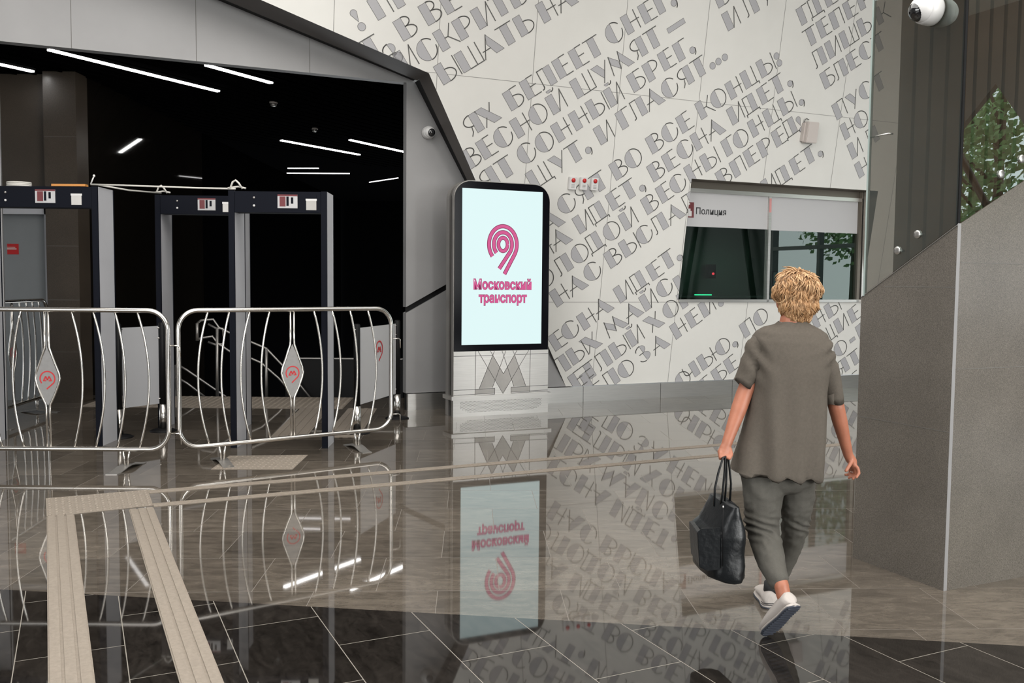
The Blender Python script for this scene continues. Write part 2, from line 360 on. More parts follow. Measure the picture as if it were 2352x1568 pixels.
for k in range(-6, 10):
    u = -1.694 + 1.158 * k
    if u > -1.8: wpoly([(u - .0035, 0), (u + .0035, 0), (u + .0035, 7), (u - .0035, 7)], 0.0012, 3)
    else: wpoly([(u - .0035, 3.64), (u + .0035, 3.64), (u + .0035, 7), (u - .0035, 7)], 0.0012, 3)
for v in (1.086, 3.64, 6.19): wpoly([(-9, v - .003), (UMX, v - .003), (UMX, v + .003), (-9, v + .003)], 0.0012, 3)

# the alphabet: broad filled stems with hairline strokes
S = 0.44
def arc(cx, cy, rx, ry, a0, a1, n=14): return [(cx + rx * math.cos(math.radians(a0 + (a1 - a0) * i / n)), cy + ry * math.sin(math.radians(a0 + (a1 - a0) * i / n))) for i in range(n + 1)]
def rect(x0, y0, x1, y1): return [(x0, y0), (x1, y0), (x1, y1), (x0, y1)]
ST_ = rect(0, 0, S, 1)
SOFT = [(S, .62)] + arc(S + .02, .31, .47, .31, 80, -80) + [(S, 0)]
def circ(x, y, r): return arc(x, y, r, r, 0, 345, 23)
HALF = arc(.48, .5, .5, .52, 90, 270)
G = {  # filled shapes, hairlines, width
 'А': ([[(.6, 1.04), (1.17, 0), (.69, 0), (.43, .62)]], [[(0, 0), (.6, 1.04)], [(.07, .37), (.52, .37)]]),
 'Б': ([ST_], [[(S, 1), (.85, 1)], SOFT]),
 'В': ([ST_], [[(S, 1)] + arc(S, .775, .34, .225, 80, -80) + [(S, .55)], [(S, .55)] + arc(S, .275, .48, .275, 80, -80) + [(S, 0)]]),
 'Г': ([ST_], [[(S, 1), (.82, 1)]]),
 'Д': ([rect(.38, 0, .78, 1)], [[(-.08, -.14), (-.08, 0), (.9, 0), (.9, -.12)], [(.38, 1), (.03, 1), (.03, 0)]]),
 'Е': ([ST_], [[(S, 1), (.8, 1)], [(S, .52), (.78, .52)], [(S, 0), (.86, 0)]]),
 'З': ([[(.42, 1.0)] + arc(.42, .77, .30, .25, 80, -80)[1:], [(.42, .53)] + arc(.42, .26, .42, .28, 80, -80)], [arc(.42, .75, .36, .27, 90, 170), [(.2, .52), (.45, .52)], arc(.42, .26, .36, .28, 270, 200)]),
 'И': ([ST_], [[(S, 0), (.94, 1), (.94, 0)]]),
 'Й': ([ST_, arc(.36, 1.24, .14, .13, 180, 360, 8)], [[(S, 0), (.94, 1), (.94, 0)], arc(.49, 1.24, .17, .13, 270, 360, 8)]),
 'К': ([ST_], [[(S, .5), (.62, .5), (.98, 1)], [(.62, .5), (1.04, 0)]]),
 'Л': ([rect(.36, 0, .78, 1)], [[(.36, 1), (.0, 1), (.0, .18)] + arc(-.13, .15, .13, .12, 0, -90, 6)]),
 'М': ([[(.15, 1), (.60, .55), (.56, .12), (.12, .55)], [(.78, 1), (1.42, 0), (1.0, 0), (.66, .55)]], [[(0, 0), (.15, 1)], [(.56, .12), (.78, 1)]]),
 'Н': ([ST_], [[(S, .5), (1.0, .5)], [(.87, 1), (.87, 0)]]),
 'О': ([HALF], [arc(.5, .5, .52, .52, 90, -90, 20)]),
 'П': ([ST_], [[(S, 1), (.88, 1), (.88, 0)]]),
 'Р': ([ST_], [[(S, 1)] + arc(S, .71, .45, .29, 80, -80) + [(S, .42)]]),
 'С': ([HALF], [arc(.5, .5, .52, .52, 90, 38, 8), arc(.5, .5, .52, .52, -90, -2, 10)]),
 'Т': ([rect(.25, 0, .68, 1)], [[(0, 1), (.92, 1)]]),
 'У': ([[(0, 1), (.44, 1), (.70, .55), (.50, .20)]], [[(.96, 1), (.38, 0)]]),
 'Х': ([[(0, 1), (.46, 1), (1.16, 0), (.68, 0)]], [[(.96, 1), (.74, .63)], [(.45, .4), (.2, 0)]]),
 'Ц': ([ST_], [[(S, 0), (1.0, 0), (1.0, -.14)], [(.86, 1), (.86, 0)]]),
 'Ч': ([rect(.5, 0, .94, 1)], [[(0, 1), (0, .62)] + arc(.26, .6, .26, .22, 180, 300, 8) + [(.5, .44)]]),
 'Ш': ([ST_], [[(S, 0), (1.26, 0), (1.26, 1)], [(.86, 0), (.86, 1)]]),
 'Щ': ([ST_], [[(S, 0), (1.38, 0), (1.38, -.13)], [(.86, 0), (.86, 1)], [(1.24, 0), (1.24, 1)]]),
 'Ы': ([ST_], [SOFT, [(1.12, 0), (1.12, 1)]]),
 'Ь': ([ST_], [SOFT]),
 'Ю': ([[(x + .28, y) for x, y in HALF]], [[(0, 0), (0, 1)], [(-.1, .5), (.26, .5)], arc(.78, .5, .52, .52, 90, -90, 20)]),
 'Я': ([rect(.45, 0, .88, 1)], [[(.45, 1)] + arc(.45, .71, .43, .29, 100, 260) + [(.45, .42)], [(.32, .42), (.26, .16), (.12, .0)]]),
 ',': ([circ(.2, .13, .18)], [arc(.2, .13, .2, .3, 10, -70, 8)]),
 '.': ([circ(.2, .17, .19)], []),
 '!': ([circ(.2, .17, .19), [(.2, .42), (.34, .78)] + arc(.2, .85, .17, .17, 0, 180, 8) + [(.06, .78)]], []),
 '—': ([rect(0, .35, 1.2, .62)], []),
 '-': ([rect(0, .3, .45, .55)], []),
}
_b = (math.cos(math.radians(34.5)) * .2245, math.sin(math.radians(34.5)) * .2245)
_u = (math.cos(math.radians(126.8)) * .2245, math.sin(math.radians(126.8)) * .2245)
def stroke(pts, w, closed=False):
    n = len(pts)
    for i in range(n if closed else n - 1):
        p, q = pts[i], pts[(i + 1) % n]; dx, dy = q[0] - p[0], q[1] - p[1]; L = math.hypot(dx, dy)
        if L < 1e-6: continue
        dx, dy = dx / L, dy / L; e = w * .45; nx, ny = -dy * w / 2, dx * w / 2
        wpoly([(p[0] - dx * e + nx, p[1] - dy * e + ny), (q[0] + dx * e + nx, q[1] + dy * e + ny), (q[0] + dx * e - nx, q[1] + dy * e - ny), (p[0] - dx * e - nx, p[1] - dy * e - ny)], 0.0022, 2)
LET = '''!-2.57,3.97 П-2.38,4.11 Р-2.17,4.25 Т-2.46,3.67 В-2.09,3.93 В-1.82,4.12 Е-1.61,4.26 З-2.22,3.64 И-2.08,3.60 С-1.85,3.72 К-1.64,3.87 Р-1.43,4.01 И-1.22,4.15 Ы-1.61,3.52 Ш-1.38,3.67 Т-1.02,4.29 Ь-0.82,4.42 А-1.13,3.84 Т-0.91,3.99 Ь-0.71,4.13 Н-0.44,4.31 А-0.24,4.45 Б-0.77,3.31 Е-0.57,3.45 Л-0.36,3.59 Е-0.18,3.72 Е0.02,3.85 Т0.20,3.97 С0.45,4.16 Ш0.07,3.52 У0.34,3.69 М0.53,3.83 Й0.53,3.46 Н0.67,4.31 Е0.89,4.46 Г1.08,4.59 ,1.24,4.70 Я0.81,4.03 Т1.00,4.16 —1.28,4.33 Б0.83,3.66 Р1.03,3.80 Е1.23,3.95 Г1.43,4.08 ,1.58,4.19 С1.30,3.61 Я1.52,3.77 Т1.71,3.90 .1.91,4.03 .1.99,4.09 .2.08,4.15 О2.04,3.55 Н2.27,3.70 Ц2.48,3.85 Ы2.71,4.01 .2.88,4.25 .2.94,4.17 Т2.95,3.81 Ь1.92,4.77 И2.10,4.52 Л2.40,4.73 У2.58,4.85 Я-1.25,2.98 Х-1.10,3.08 В-1.25,2.61 Е-1.06,2.74 С-0.88,2.86 Н-0.66,3.01 О-0.46,3.15 Й-0.23,3.31 Т-0.82,2.52 Я-1.01,2.39 С-0.57,2.70 О-0.35,2.84 Н-0.13,3.00 Н0.09,3.15 Ы0.30,3.30 Щ-0.41,2.43 У-0.13,2.61 Т0.07,2.75 ,0.25,2.89 И0.44,3.01 Г0.72,3.21 Л0.91,3.35 А1.07,3.46 В0.70,2.60 О0.88,2.73 В1.18,2.95 С1.37,3.08 Е1.59,3.23 К1.85,3.42 В1.24,2.61 Е1.44,2.75 С1.62,2.89 Н1.83,3.03 А2.03,3.17 И2.34,3.39 Д2.56,3.54 Е2.77,3.68 Н1.79,2.63 Ы2.01,2.78 Г2.31,2.99 О2.46,3.08 Н2.69,3.26 Ц2.91,3.41 В2.28,2.59 П2.48,2.73 Е2.68,2.88 Р2.88,3.01 ,3.15,3.94 Г3.24,4.72 Д3.40,4.84 Е3.62,4.99 Т3.39,4.46 Е3.59,4.60 П3.78,4.73 Е3.99,4.88 Р4.19,5.02 Л3.60,4.23 И3.78,4.36 Ш4.00,4.51 Ь4.27,4.70 К4.54,4.88 Б3.77,3.97 Л3.99,4.12 Е4.17,4.25 С4.35,4.38 Т4.56,4.51 Т4.67,4.00 Ы3.13,3.57 ,3.38,3.72 Е3.09,3.16 Д3.26,3.30 !3.46,3.37 Д3.24,2.67 Е3.45,2.82 Т3.63,2.95 ,3.82,3.08 И3.02,2.52 П4.05,3.59 У4.26,3.72 С4.45,3.87 Н4.24,3.34 О4.44,3.48 И4.42,3.09 Л4.72,3.30 Н4.60,2.84 С0.01,2.14 А-0.17,1.92 Я0.24,2.29 Т0.43,2.42 А-0.05,1.71 Н-0.24,1.58 И0.26,1.93 Д0.47,2.07 Е0.69,2.23 Т0.87,2.35 ,1.06,2.48 О-0.20,1.23 Л0.07,1.42 О0.25,1.54 Д0.46,1.70 О0.67,1.83 Й0.90,1.99 В1.20,2.20 Е1.40,2.35 С1.57,2.46 С0.45,1.32 В0.74,1.51 Ы0.94,1.65 С1.15,1.80 Л1.39,1.97 А1.56,2.08 Л1.81,2.26 Е1.38,1.36 Т1.55,1.49 ,1.73,1.62 Н0.03,1.02 А0.23,1.15 Е0.06,0.46 С0.21,0.58 Н0.44,0.72 А0.63,0.86 И0.93,1.07 Д1.15,1.22 Л0.16,0.15 Ы0.33,0.27 Х0.51,0.40 М0.82,0.62 А1.08,0.80 Й1.32,0.96 С1.54,1.12 К1.81,1.21 Е0.39,-0.06 Т0.55,0.05 Л0.76,0.20 Ы0.94,0.33 Й1.17,0.49 Х1.42,0.66 О1.67,0.84 Е0.56,-0.05 Л0.90,-0.05 О1.08,0.05 З1.33,0.26 А1.54,0.37 Н1.84,0.58 Е2.06,0.73 Й2.25,0.87 Р1.89,0.99 .2.48,1.01 П2.97,0.58 О3.16,0.72 О1.99,-0.13 Ч2.12,-0.01 Ь2.33,0.14 Ю2.53,0.28 ,2.79,0.45 Е2.39,-0.20 Б2.59,-0.06 Е2.78,0.08 З3.90,0.70 Н4.20,0.69 Ы4.42,0.84 Щ4.36,0.42 И4.64,0.62 Е4.87,0.77 О4.69,0.25 -4.94,0.42 Б5.07,0.53 Я4.80,-0.02 Т5.00,0.10 Е5.08,-0.22'''
for tok in LET.split():
    g = tok[0]; u0, v0 = [float(x) for x in tok[1:].split(',')]
    if g not in G: continue
    T = lambda p: (u0 + p[0] * _b[0] + p[1] * _u[0], v0 + p[0] * _b[1] + p[1] * _u[1])
    for poly in G[g][0]:
        P = [T(p) for p in poly]; wpoly(P, 0.0017, 1); stroke(P, .0042, True)
    for line in G[g][1]: stroke([T(p) for p in line], .0125)
# window reveals cut through the panel: soffit, left cheek, sill and right cheek
WR = 0.34
u0, u1, v0, v1 = WIN
def back(u, v): p = W(u, v); return p + N * (WR + (v - v0) * 0.0 + 0.0)
PWT = W(0, v0).dot(N)                                     # t of the office window plane
def onT(p, t): return p + N * (t - p.dot(N))
for a, b in (((u0, v1), (u1, v1)), ((u0, v0), (u0, v1)), ((u1, v0), (u1, v1))):
    wall.add([W(*a), W(*b), onT(W(*b), PWT + .08), onT(W(*a), PWT + .08)], [(0, 1, 2, 3)], 4 if a != (u0, v0) else 0)
lw = struct('wall_far', wall, [M['wallwhite'], M['letterfill'], M['letterline'], M['jointlight'], M['bronze']])

# steel skirting under the lettered wall and the grey wall
bb = MB()
def stbox(mb, s0, s1, t0, t1, z0, z1, mi=0): mb.box((s0, t0, z0), (s1, t1, z1), mi, X=U, Y=N, Z=ZU)
for k in range(-1, 12):
    s0 = 3.255 + k * 1.17
    if s0 < 3.2: continue
    stbox(bb, s0 + .003, min(s0 + 1.167, 14), WT - .02, WT + .05, 0, .196)
struct('baseboard_far', bb, M['steel'])

# brown cladding on the leaning panel's edge, then black that paints the gap's shade
ret = MB()
def stripband(a, b, f0, f1, inset, mi, nrm):
    pa, pb = W(*a), W(*b)
    A0, B0 = pa, pb; A1, B1 = onT(pa, WT), onT(pb, WT)
    q = [A0.lerp(A1, f0), B0.lerp(B1, f0), B0.lerp(B1, f1), A0.lerp(A1, f1)]
    q = [p + nrm * inset for p in q]; ret.add(q, [(0, 1, 2, 3)], mi)
C0, E1, E2 = CRN, (-7.0, CRN[1] + s_ * (-7.0 - CRN[0])), (0.235, 0.02)
n1 = Vector(); n1 = (U * -(E1[1] - C0[1]) + ZU * (E1[0] - C0[0])).normalized(); n1 = -n1 if n1.z < 0 else n1
n2 = (U * -(E2[1] - C0[1]) + ZU * (E2[0] - C0[0])).normalized(); n2 = -n2 if n2.dot(U) < 0 else n2
stripband(C0, E1, 0, .72, 0.0, 0, n1); stripband(C0, E1, .72, 1.0, 0.03, 1, n1); stripband(C0, E1, .71, .72, 0.0, 1, n1)
stripband(C0, E2, 0, .60, 0.0, 0, n2); stripband(C0, E2, .60, 1.0, 0.03, 1, n2)
struct('trim_1', ret, [M['brown'], M['black']])

# ------------------------------------------------------------------ grey wall with the wide opening
gw = MB()
OS0, OS1, OZ = -0.87, 3.243, 3.79
c_s, c_z = WU0 + CRN[0], W(*CRN).z
GT = 6.3; dz = (W(*E1).z - c_z) / (E1[0] - CRN[0])
# corner of the grey panel follows the underside of the leaning wall, 6 cm further out
def gz(s): return c_z + dz * (s - c_s) + 0.08
def gs(z): return WU0 + L2[0] + (CRN[0] - L2[0]) * (z - 0.2) / (c_z - 0.2) + 0.10
TK = 0.12
gap_s0, gap_z0, gap_s1 = 3.243, 1.179, 4.35
gap = lambda s: 1.179 + (s - 3.243) * 0.523
def gpoly(pts, mi=0): gw.prism([ST(s, WT, z) for s, z in pts], N * TK, mi)
s63 = c_s + (GT - c_z - .08) / dz
gpoly([(-8, OZ), (OS1, OZ), (c_s + .08, OZ), (c_s + .08, gz(c_s)), (s63, GT), (-8, GT)])
gpoly([(-8, 0), (OS0, 0), (OS0, OZ), (-8, OZ)])
gpoly([(OS1, .204), (gs(.204), .204), (gs(gap(4.5)), gap(4.5)), (OS1, gap(OS1) - .035)])
gpoly([(OS1, gap(OS1) + .035), (gs(gap(4.5)) - .03, gap(4.5) + .06), (c_s + .08, OZ), (OS1, OZ)])
gw.add([ST(OS1, WT + .03, 1.1), ST(4.6, WT + .03, 1.8), ST(4.6, WT + .03, 1.95), ST(OS1, WT + .03, 1.3)], [(0, 1, 2, 3)], 1)
gw.add([ST(OS1, WT + .06, 0.0), ST(5.4, WT + .06, 0.0), ST(5.4, WT + .06, .21), ST(OS1, WT + .06, .21)], [(0, 1, 2, 3)], 1)
for s in (-2.58, -1.40, -.225, .952, 2.135):
    gw.add([ST(s - .003, WT - .001, OZ), ST(s + .003, WT - .001, OZ), ST(s + .003, WT - .001, min(GT, gz(s))), ST(s - .003, WT - .001, min(GT, gz(s)))], [(0, 1, 2, 3)], 2)
struct('wall_left', gw, [M['greywall'], M['black'], M['joint']])

# ------------------------------------------------------------------ floor
fl = MB()
k0, k1 = FL(0, 1353), FL(2352, 1483); kd = (k1 - k0).normalized()
KA, KB = k0 - kd * 8.6, k0 + kd * 19
FA = ST(-9, WT + .12, 0)
def near(p): return p
fl.add([KA, KB, ST(16, -10, 0), ST(-14, -10, 0)], [(0, 1, 2, 3)], 0)
fl.add([KA, KB, ST(16, WT + .3, 0), ST(-10, WT + .3, 0)], [(0, 1, 2, 3)], 1)
# hall beyond the opening, up to the edge of the stair
Y1 = 11.84
hp0, hp1 = ST(-10, WT + .3, 0), ST(3.6, WT + .3, 0)
fl.add([hp0, hp1, Vector((hp1.x, Y1, 0)), Vector((-11, Y1, 0))], [(0, 1, 2, 3)], 1)
fl.add([ST(3.6, WT + .3, 0), ST(16, WT + .3, 0), ST(16, 16, 0), Vector((hp1.x, Y1, 0))], [(0, 1, 2, 3)], 1)
fl.add([Vector((-11, Y1, 0)), Vector((hp1.x, Y1, 0)), Vector((hp1.x, Y1, -.35)), Vector((-11, Y1, -.35))], [(0, 1, 2, 3)], 2)
struct('floor', fl, [M['floordark'], M['floormid'], M['granitedark']])

# ------------------------------------------------------------------ dark hall beyond the opening
CZ = 3.97
HX = ST(3.6, WT + .3, 0).x
hc = MB(); hc.prism([ST(-10, WT + .12, CZ), ST(3.6, WT + .12, CZ), Vector((HX, 30, CZ)), Vector((-16, 30, CZ))], ZU * .05)
for k in range(60):                                       # fine ceiling slats parallel to the lamps
    q = ST(-6 + k * .35, WT + .5, CZ); L = 14.0
    e = q + (U * math.cos(math.radians(36.6)) + N * math.sin(math.radians(36.6))) * L
    if e.x > HX - .1: e = q.lerp(e, max(0.02, (HX - .1 - q.x) / (e.x - q.x)))
    if q.x > HX - .3: break
    hc.prism([q - N * .0, q + U * .03, e + U * .03, e], ZU * -.012)
struct('ceiling', hc, M['blackceil'])
hw = MB()
hw.box((-16, 28, -4), (16, 28.1, CZ)); 
struct('wall_hall_back', hw, M['blackceil'])
hr = MB(); q0 = ST(3.6, WT + .3, 0); hr.box((q0.x, q0.y, -3), (q0.x + .1, 28, CZ))
struct('wall_hall_right', hr, M['blackgloss'])
hl = MB(); hl.box((-5.285, 11.36, -3), (-5.23, 15.5, CZ)); hl.box((-5.285, 15.5, -3), (-5.23, 27.9, CZ), 1)
struct('wall_hall_left', hl, [M['granitedark'], M['blackceil']])
gr = MB()
gy = 11.06
gr.box((-5.62, gy, 0), (-5.23, gy + .3, CZ)); gr.box((-9.5, gy + .16, 2.37), (-5.62, gy + .4, CZ)); gr.box((-9.5, gy + .16, 0), (-6.98, gy + .4, 2.37))
gr.box((-9.5, gy + .39, 0), (-5.62, gy + .45, CZ))
for z in (.62, 1.25, 1.9, 2.55, 3.2): gr.box((-5.62, gy - .001, z), (-5.23, gy, z + .004), 1)
struct('wall_stone', gr, [M['granitebrown'], M['joint']])
sd = MB(); sd.prism([Vector((-11, Y1 + 3.2, -3)), Vector((5, Y1 + 3.2, -3)), Vector((5, Y1, -3)), Vector((-11, Y1, -3))], ZU * -.1)
for k in range(12): sd.box((-4.9, Y1 + .02 + k * .3, -.17 * (k + 1) - .4), (-2.3, Y1 + .32 + k * .3, -.17 * (k + 1)))
struct('trim_2', sd, M['granitedark'])

# ------------------------------------------------------------------ shell of the hall round the viewer
hh = 6.3
ce = MB(); ce.prism([ST(-8, -9.2, hh), ST(14.2, -9.2, hh), ST(14.2, WT + .3, hh), ST(-8, WT + .3, hh)], ZU * .1)
struct('ceiling_hall', ce, M['ceil'])

fr = MB()
def facade(mb, A, B, t, openings, sill, head, thick=.12):  # wall segments between openings along A->B
    d = (B - A).normalized(); L = (B - A).length; n = ZU.cross(d) * thick
    x = 0
    for (o0, o1) in openings + [(L, L)]:
        if o0 > x: mb.prism([A + d * x, A + d * o0, A + d * o0 + n, A + d * x + n], ZU * hh, 1)
        if o1 > o0:
            mb.prism([A + d * o0, A + d * o1, A + d * o1 + n, A + d * o0 + n], ZU * sill, 1)
            mb.prism([A + d * o0 + ZU * head, A + d * o1 + ZU * head, A + d * o1 + n + ZU * head, A + d * o0 + n + ZU * head], ZU * (hh - head), 1)
            k = max(1, round((o1 - o0) / 1.5))
            for i in range(k + 1):
                c = A + d * (o0 + (o1 - o0) * i / k); mb.prism([c - d * .04, c + d * .04, c + d * .04 + n, c - d * .04 + n], ZU * hh, 0)
            for z in (2.3,): mb.prism([A + d * o0 + ZU * z, A + d * o1 + ZU * z, A + d * o1 + n + ZU * z, A + d * o0 + n + ZU * z], ZU * .08, 0)
        x = o1
facade(fr, ST(-8, -9.1, 0), ST(14.1, -9.1, 0), 0, [(9.6, 19.0)], .5, 4.9)
struct('wall_rear', fr, [M['frame'], M['facade']])
fq = MB(); facade(fq, ST(-8.05, -9.1, 0), ST(-8.05, WT, 0), 0, [(2.3, 12.0)], .7, 4.8); struct('wall_side', fq, [M['frame'], M['greywall']])  # opening added to this unseen wall to go with the left fill light
fs = MB(); facade(fs, ST(14.1, 3.4, 0), ST(14.1, WT, 0), 0, [(.05, 6.0)], .9, 4.6)
rest = [(-9.1, 0), (3.4, 0), (3.4, hh), (-9.1, hh)]
HC = [(-8.6, .9), (-3.3, .9), (-3.36, 3.0), (-4.84, 5.0), (-8.6, 1.43)]
for i in range(len(HC)):
    p, q = HC[i], HC[(i + 1) % len(HC)]; hi = hpl(p, q)   # outside of each edge in turn
    if hi[0] * -5 + hi[1] * 2 - hi[2] > 0: hi = (-hi[0], -hi[1], -hi[2])
    out = clip(rest, hi)
    if len(out) >= 3: fs.prism([ST(14.1, a, b) for a, b in out], U * .12, 1)
    rest = clip(rest, (-hi[0], -hi[1], -hi[2]))
    if len(rest) < 3: break
for a, b in (((-5.6, 4.0), (-4.6, 2.4)), ((-4.6, 2.4), (-3.4, 1.6)), ((-8.6, 2.0), (-5.6, 4.0))):
    fs.tube([ST(14.12, *a), ST(14.12, *b)], .06, 6, mi=2)
for a, b in ((9.0, 10.3), (12.2, 10.9), (9.0, 8.1)):      # raking steel members across the solid bay
    fs.tube([ST(13.95, a - 9.1, .4), ST(13.95, b - 9.1, 5.6)], .07, 6, mi=2)
struct('wall_right', fs, [M['frame'], M['facade'], M['black']])
gp = MB(); gp.box((-80, -80, -.32), (80, 11, -.3)); struct('ground_outside', gp, M['ground'])

# ------------------------------------------------------------------ corner pier: granite base cut on a slope, glass over ribbed cladding
PS, PT = 3.780, 3.172
PD, PWD = 0.60, 1.5                                       # depth along t, width along s
pier = thing('clad_pier', 'grey granite corner pier with sloping top and glass-covered ribbed upper part', 'pier', ST(PS, PT))
za = lambda s, t: 1.800 + (s - PS) * 0.524 - (t - PT) * 0.60
gb = MB(); A_, B_, C_, D_ = (PS, PT), (PS + PWD, PT), (PS + PWD, PT + PD), (PS, PT + PD)
btm = [ST(*p, 0) for p in (A_, B_, C_, D_)]; top = [ST(*p, za(*p)) for p in (A_, B_, C_, D_)]
gb.add(btm + top, [(0, 1, 5, 4), (1, 2, 6, 5), (2, 3, 7, 6), (3, 0, 4, 7), (4, 5, 6, 7), (3, 2, 1, 0)])
# fine slab joints on the left face and polished arris strip
for z in (0.79, 1.50): gb.box((-.0008, .0, z), (0, PD - (0.16 if z > 1.3 else 0), z + .0025), 1, X=U, Y=N, Z=ZU, O=ST(PS, PT))
for z in (1.10, 1.62): gb.box((.03, -.0008, z), (PWD, 0, z + .0025), 1, X=U, Y=N, Z=ZU, O=ST(PS, PT))
gb.box((.0, -.0012, 0), (.022, 0, 1.81), 2, X=U, Y=N, Z=ZU, O=ST(PS, PT))
gb.build('granite_base', [M['granite'], M['joint'], M['greywall']], pier)
rb = MB(); IN = 0.055
def ribline(O, D, Nn, L, z0f, inward):                    # upright ribbed sheet
    x = 0; k = 0; pts = []
    while x < L:
        pts += [(x, 0), (x + .075, 0), (x + .080, -.018), (x + .095, -.018), (x + .100, 0)]; x += .1
    pts = [(min(a, L), b) for a, b in pts]
    for (a, b), (c, d) in zip(pts[:-1], pts[1:]):
        if c - a < 1e-5: continue
        P, Q = O + D * a + inward * (-b), O + D * c + inward * (-d)
        rb.add([P + ZU * z0f(a), Q + ZU * z0f(c), Q + ZU * 6.3, P + ZU * 6.3], [(0, 1, 2, 3)])
ribline(ST(PS + IN, PT + IN), N, U, PD - IN - .16, lambda a: 1.80 - a * .6 - .06, U)
rb.prism([ST(PS + IN, PT + PD - .16, 1.40), ST(PS + PWD, PT + PD - .16, 1.40), ST(PS + PWD, PT + PD - .16, 6.3), ST(PS + IN, PT + PD - .16, 6.3)], N * -.01)
ribline(ST(PS + IN, PT + IN), U, N, PWD - IN, lambda a: 1.80 + a * .524 - .05, N)
rb.build('ribbed_cladding', M['rib'], pier)
def pane(O, D, L, z0, z1f, nrm):
    g = MB(); P, Q = O, O + D * L
    g.prism([P + ZU * z0(0), Q + ZU * z0(L), Q + ZU * z1f, P + ZU * z1f], nrm * .012); return g
gl = pane(ST(PS - .001, PT + .006), N, PD - .026, lambda a: 1.806 - a * .6, 6.3, U); g1 = gl.build('glass_pane', M['glass'], pier)
gl = pane(ST(PS + .016, PT - .001), U, PWD - .02, lambda a: 1.812 + a * .524, 6.3, N); g2 = gl.build('glass_pane', M['glass'], pier)
ge = MB()
ge.box((-.004, PD - .024, 1.45), (.014, PD - .014, 6.3), 0, X=U, Y=N, Z=ZU, O=ST(PS, PT)); ge.build('glass_edge', M['glassedge'], pier)
gc = MB(); gc.box((0, 0, 1.80), (.014, .014, 6.3), 0, X=U, Y=N, Z=ZU, O=ST(PS, PT)); gc.build('corner_seal', M['black'], pier)
ea = MB(); ea.prism([ST(PS - .004, PT, 1.800), ST(PS - .004, PT + PD, 1.440), ST(PS - .004, PT + PD, 1.444), ST(PS - .004, PT, 1.804)], U * .03)
ea.build('steel_edge_strip', M['steel'], pier)
for (s, t, z, ax) in ((PS, 3.531, 1.689, -U), (PS, 3.407, 1.767, -U), (4.061, PT, 2.060, -N), (4.203, PT, 2.143, -N)):
    d = MB(); d.lathe([(0.008, -.04), (.008, 0), (.021, .001), (.021, .008), (.017, .011), (.002, .011)], ST(s, t, z), ax, 20)
    d.build('fixing_disc', M['steel'], pier)
rd = MB(); p = ST(PS, PT + PD, 2.30); rd.tube([p + U * .01, p - U * .01 - N * .16], .004, 8); rd.tube([p - N * .16 - U * .01, p - N * .16 + U * .02], .004, 8); rd.build('stay_rod', M['steel'], pier)

# ------------------------------------------------------------------ dome cameras
def dome(name, label, O, ax, tilt, r):
    t = thing(name, label, 'security camera', O)
    b = MB(); b.lathe([(r * 1.02, 0), (r * 1.05, r * .15), (r * 1.0, r * .9), (r * .93, r * 1.05)], O, ax, 28); b.build('housing', M['white'], t)
    tl = Vector(tilt).normalized(); c = O + Vector(ax).normalized() * r * .95
    b = MB(); b.ellipsoid(c, r * .93, r * .93, r * .93, 28, 16); b.build('shell', M['white'], t)
    b = MB()
    R = tl.to_track_quat('Z', 'Y').to_matrix(); b.ellipsoid(c + tl * r * .40, r * .72, r * .72, r * .66, 24, 14, R=R); b.build('lens_dome', M['darkglass'], t)
    return t
dome('dome_camera', 'small white dome camera on the grey wall beside the dark opening', ST(3.50, WT, 3.238), -N, -N + U * .25 - ZU * .25, .072)
dome('dome_camera', 'large white dome camera high on the glass-covered granite pier', ST(PS - .006, 3.36, 2.862), -U, -U * .75 - N * .1 - ZU * .35 + N * .35, .070)

# ------------------------------------------------------------------ police window in the lettered wall
win = thing('office_window', 'wide police office window with white header panels and steel frame', 'window', ST(WU0 + 3.4, PWT, 1.28))
wb = lambda mb, s0, s1, z0, z1, d0, d1, mi=0: mb.box((WU0 + s0, PWT + d0, z0), (WU0 + s1, PWT + d1, z1), mi, X=U, Y=N, Z=ZU)
zs, zt = 1.277, 2.857
h = MB(); wb(h, 1.80, 4.98, 2.765, zt, -.02, .06); h.build('head_frame', M['bronze'], win)
h = MB(); wb(h, 1.80, 4.90, 2.715, 2.765, -.035, .05); h.build('head_rail', M['steel'], win)
h = MB(); wb(h, 1.80, 4.98, zs, zs + .035, -.03, .06); h.build('sill', M['steel'], win)
h = MB(); wb(h, 4.86, 4.915, zs, zt, -.03, .06); h.build('jamb', M['bronze'], win)
h = MB(); wb(h, 4.93, 4.975, zs, zt, -.05, .06); h.build('jamb', M['steel'], win)
h = MB(); wb(h, 3.235, 3.275, zs, 2.72, -.03, .06); h.build('mullion', M['steel'], win)
h = MB(); wb(h, 3.238, 3.272, 2.50, 2.69, -.034, -.030); h.build('mullion_sticker', mat('pale_red_sticker', (.55, .25, .24), .4), win)
for a, b, zb in ((1.75, 3.235, 2.27), (3.275, 4.86, 2.262)):
    h = MB(); wb(h, a, b, zb, 2.72, 0, .03); pp = h.build('header_panel', M['bannerw'] if a > 3 else M['bannerw'], win)
    h = MB(); wb(h, a, b, zs + .03, zb, .005, .017); h.build('glass_pane', M['glassdark'], win)
ti = MB(); o = ST(WU0 + 2.055, PWT - .003, 2.435); add_text(ti, 'Полиция', o, U, ZU, width=.485, bold=.012); ti.build('sign_lettering', M['blackprint'], win)
ti = MB(); wb(ti, 1.93, 2.02, 2.385, 2.585, -.003, -.001)
ti.build('sign_emblem', M['maroon'], win)
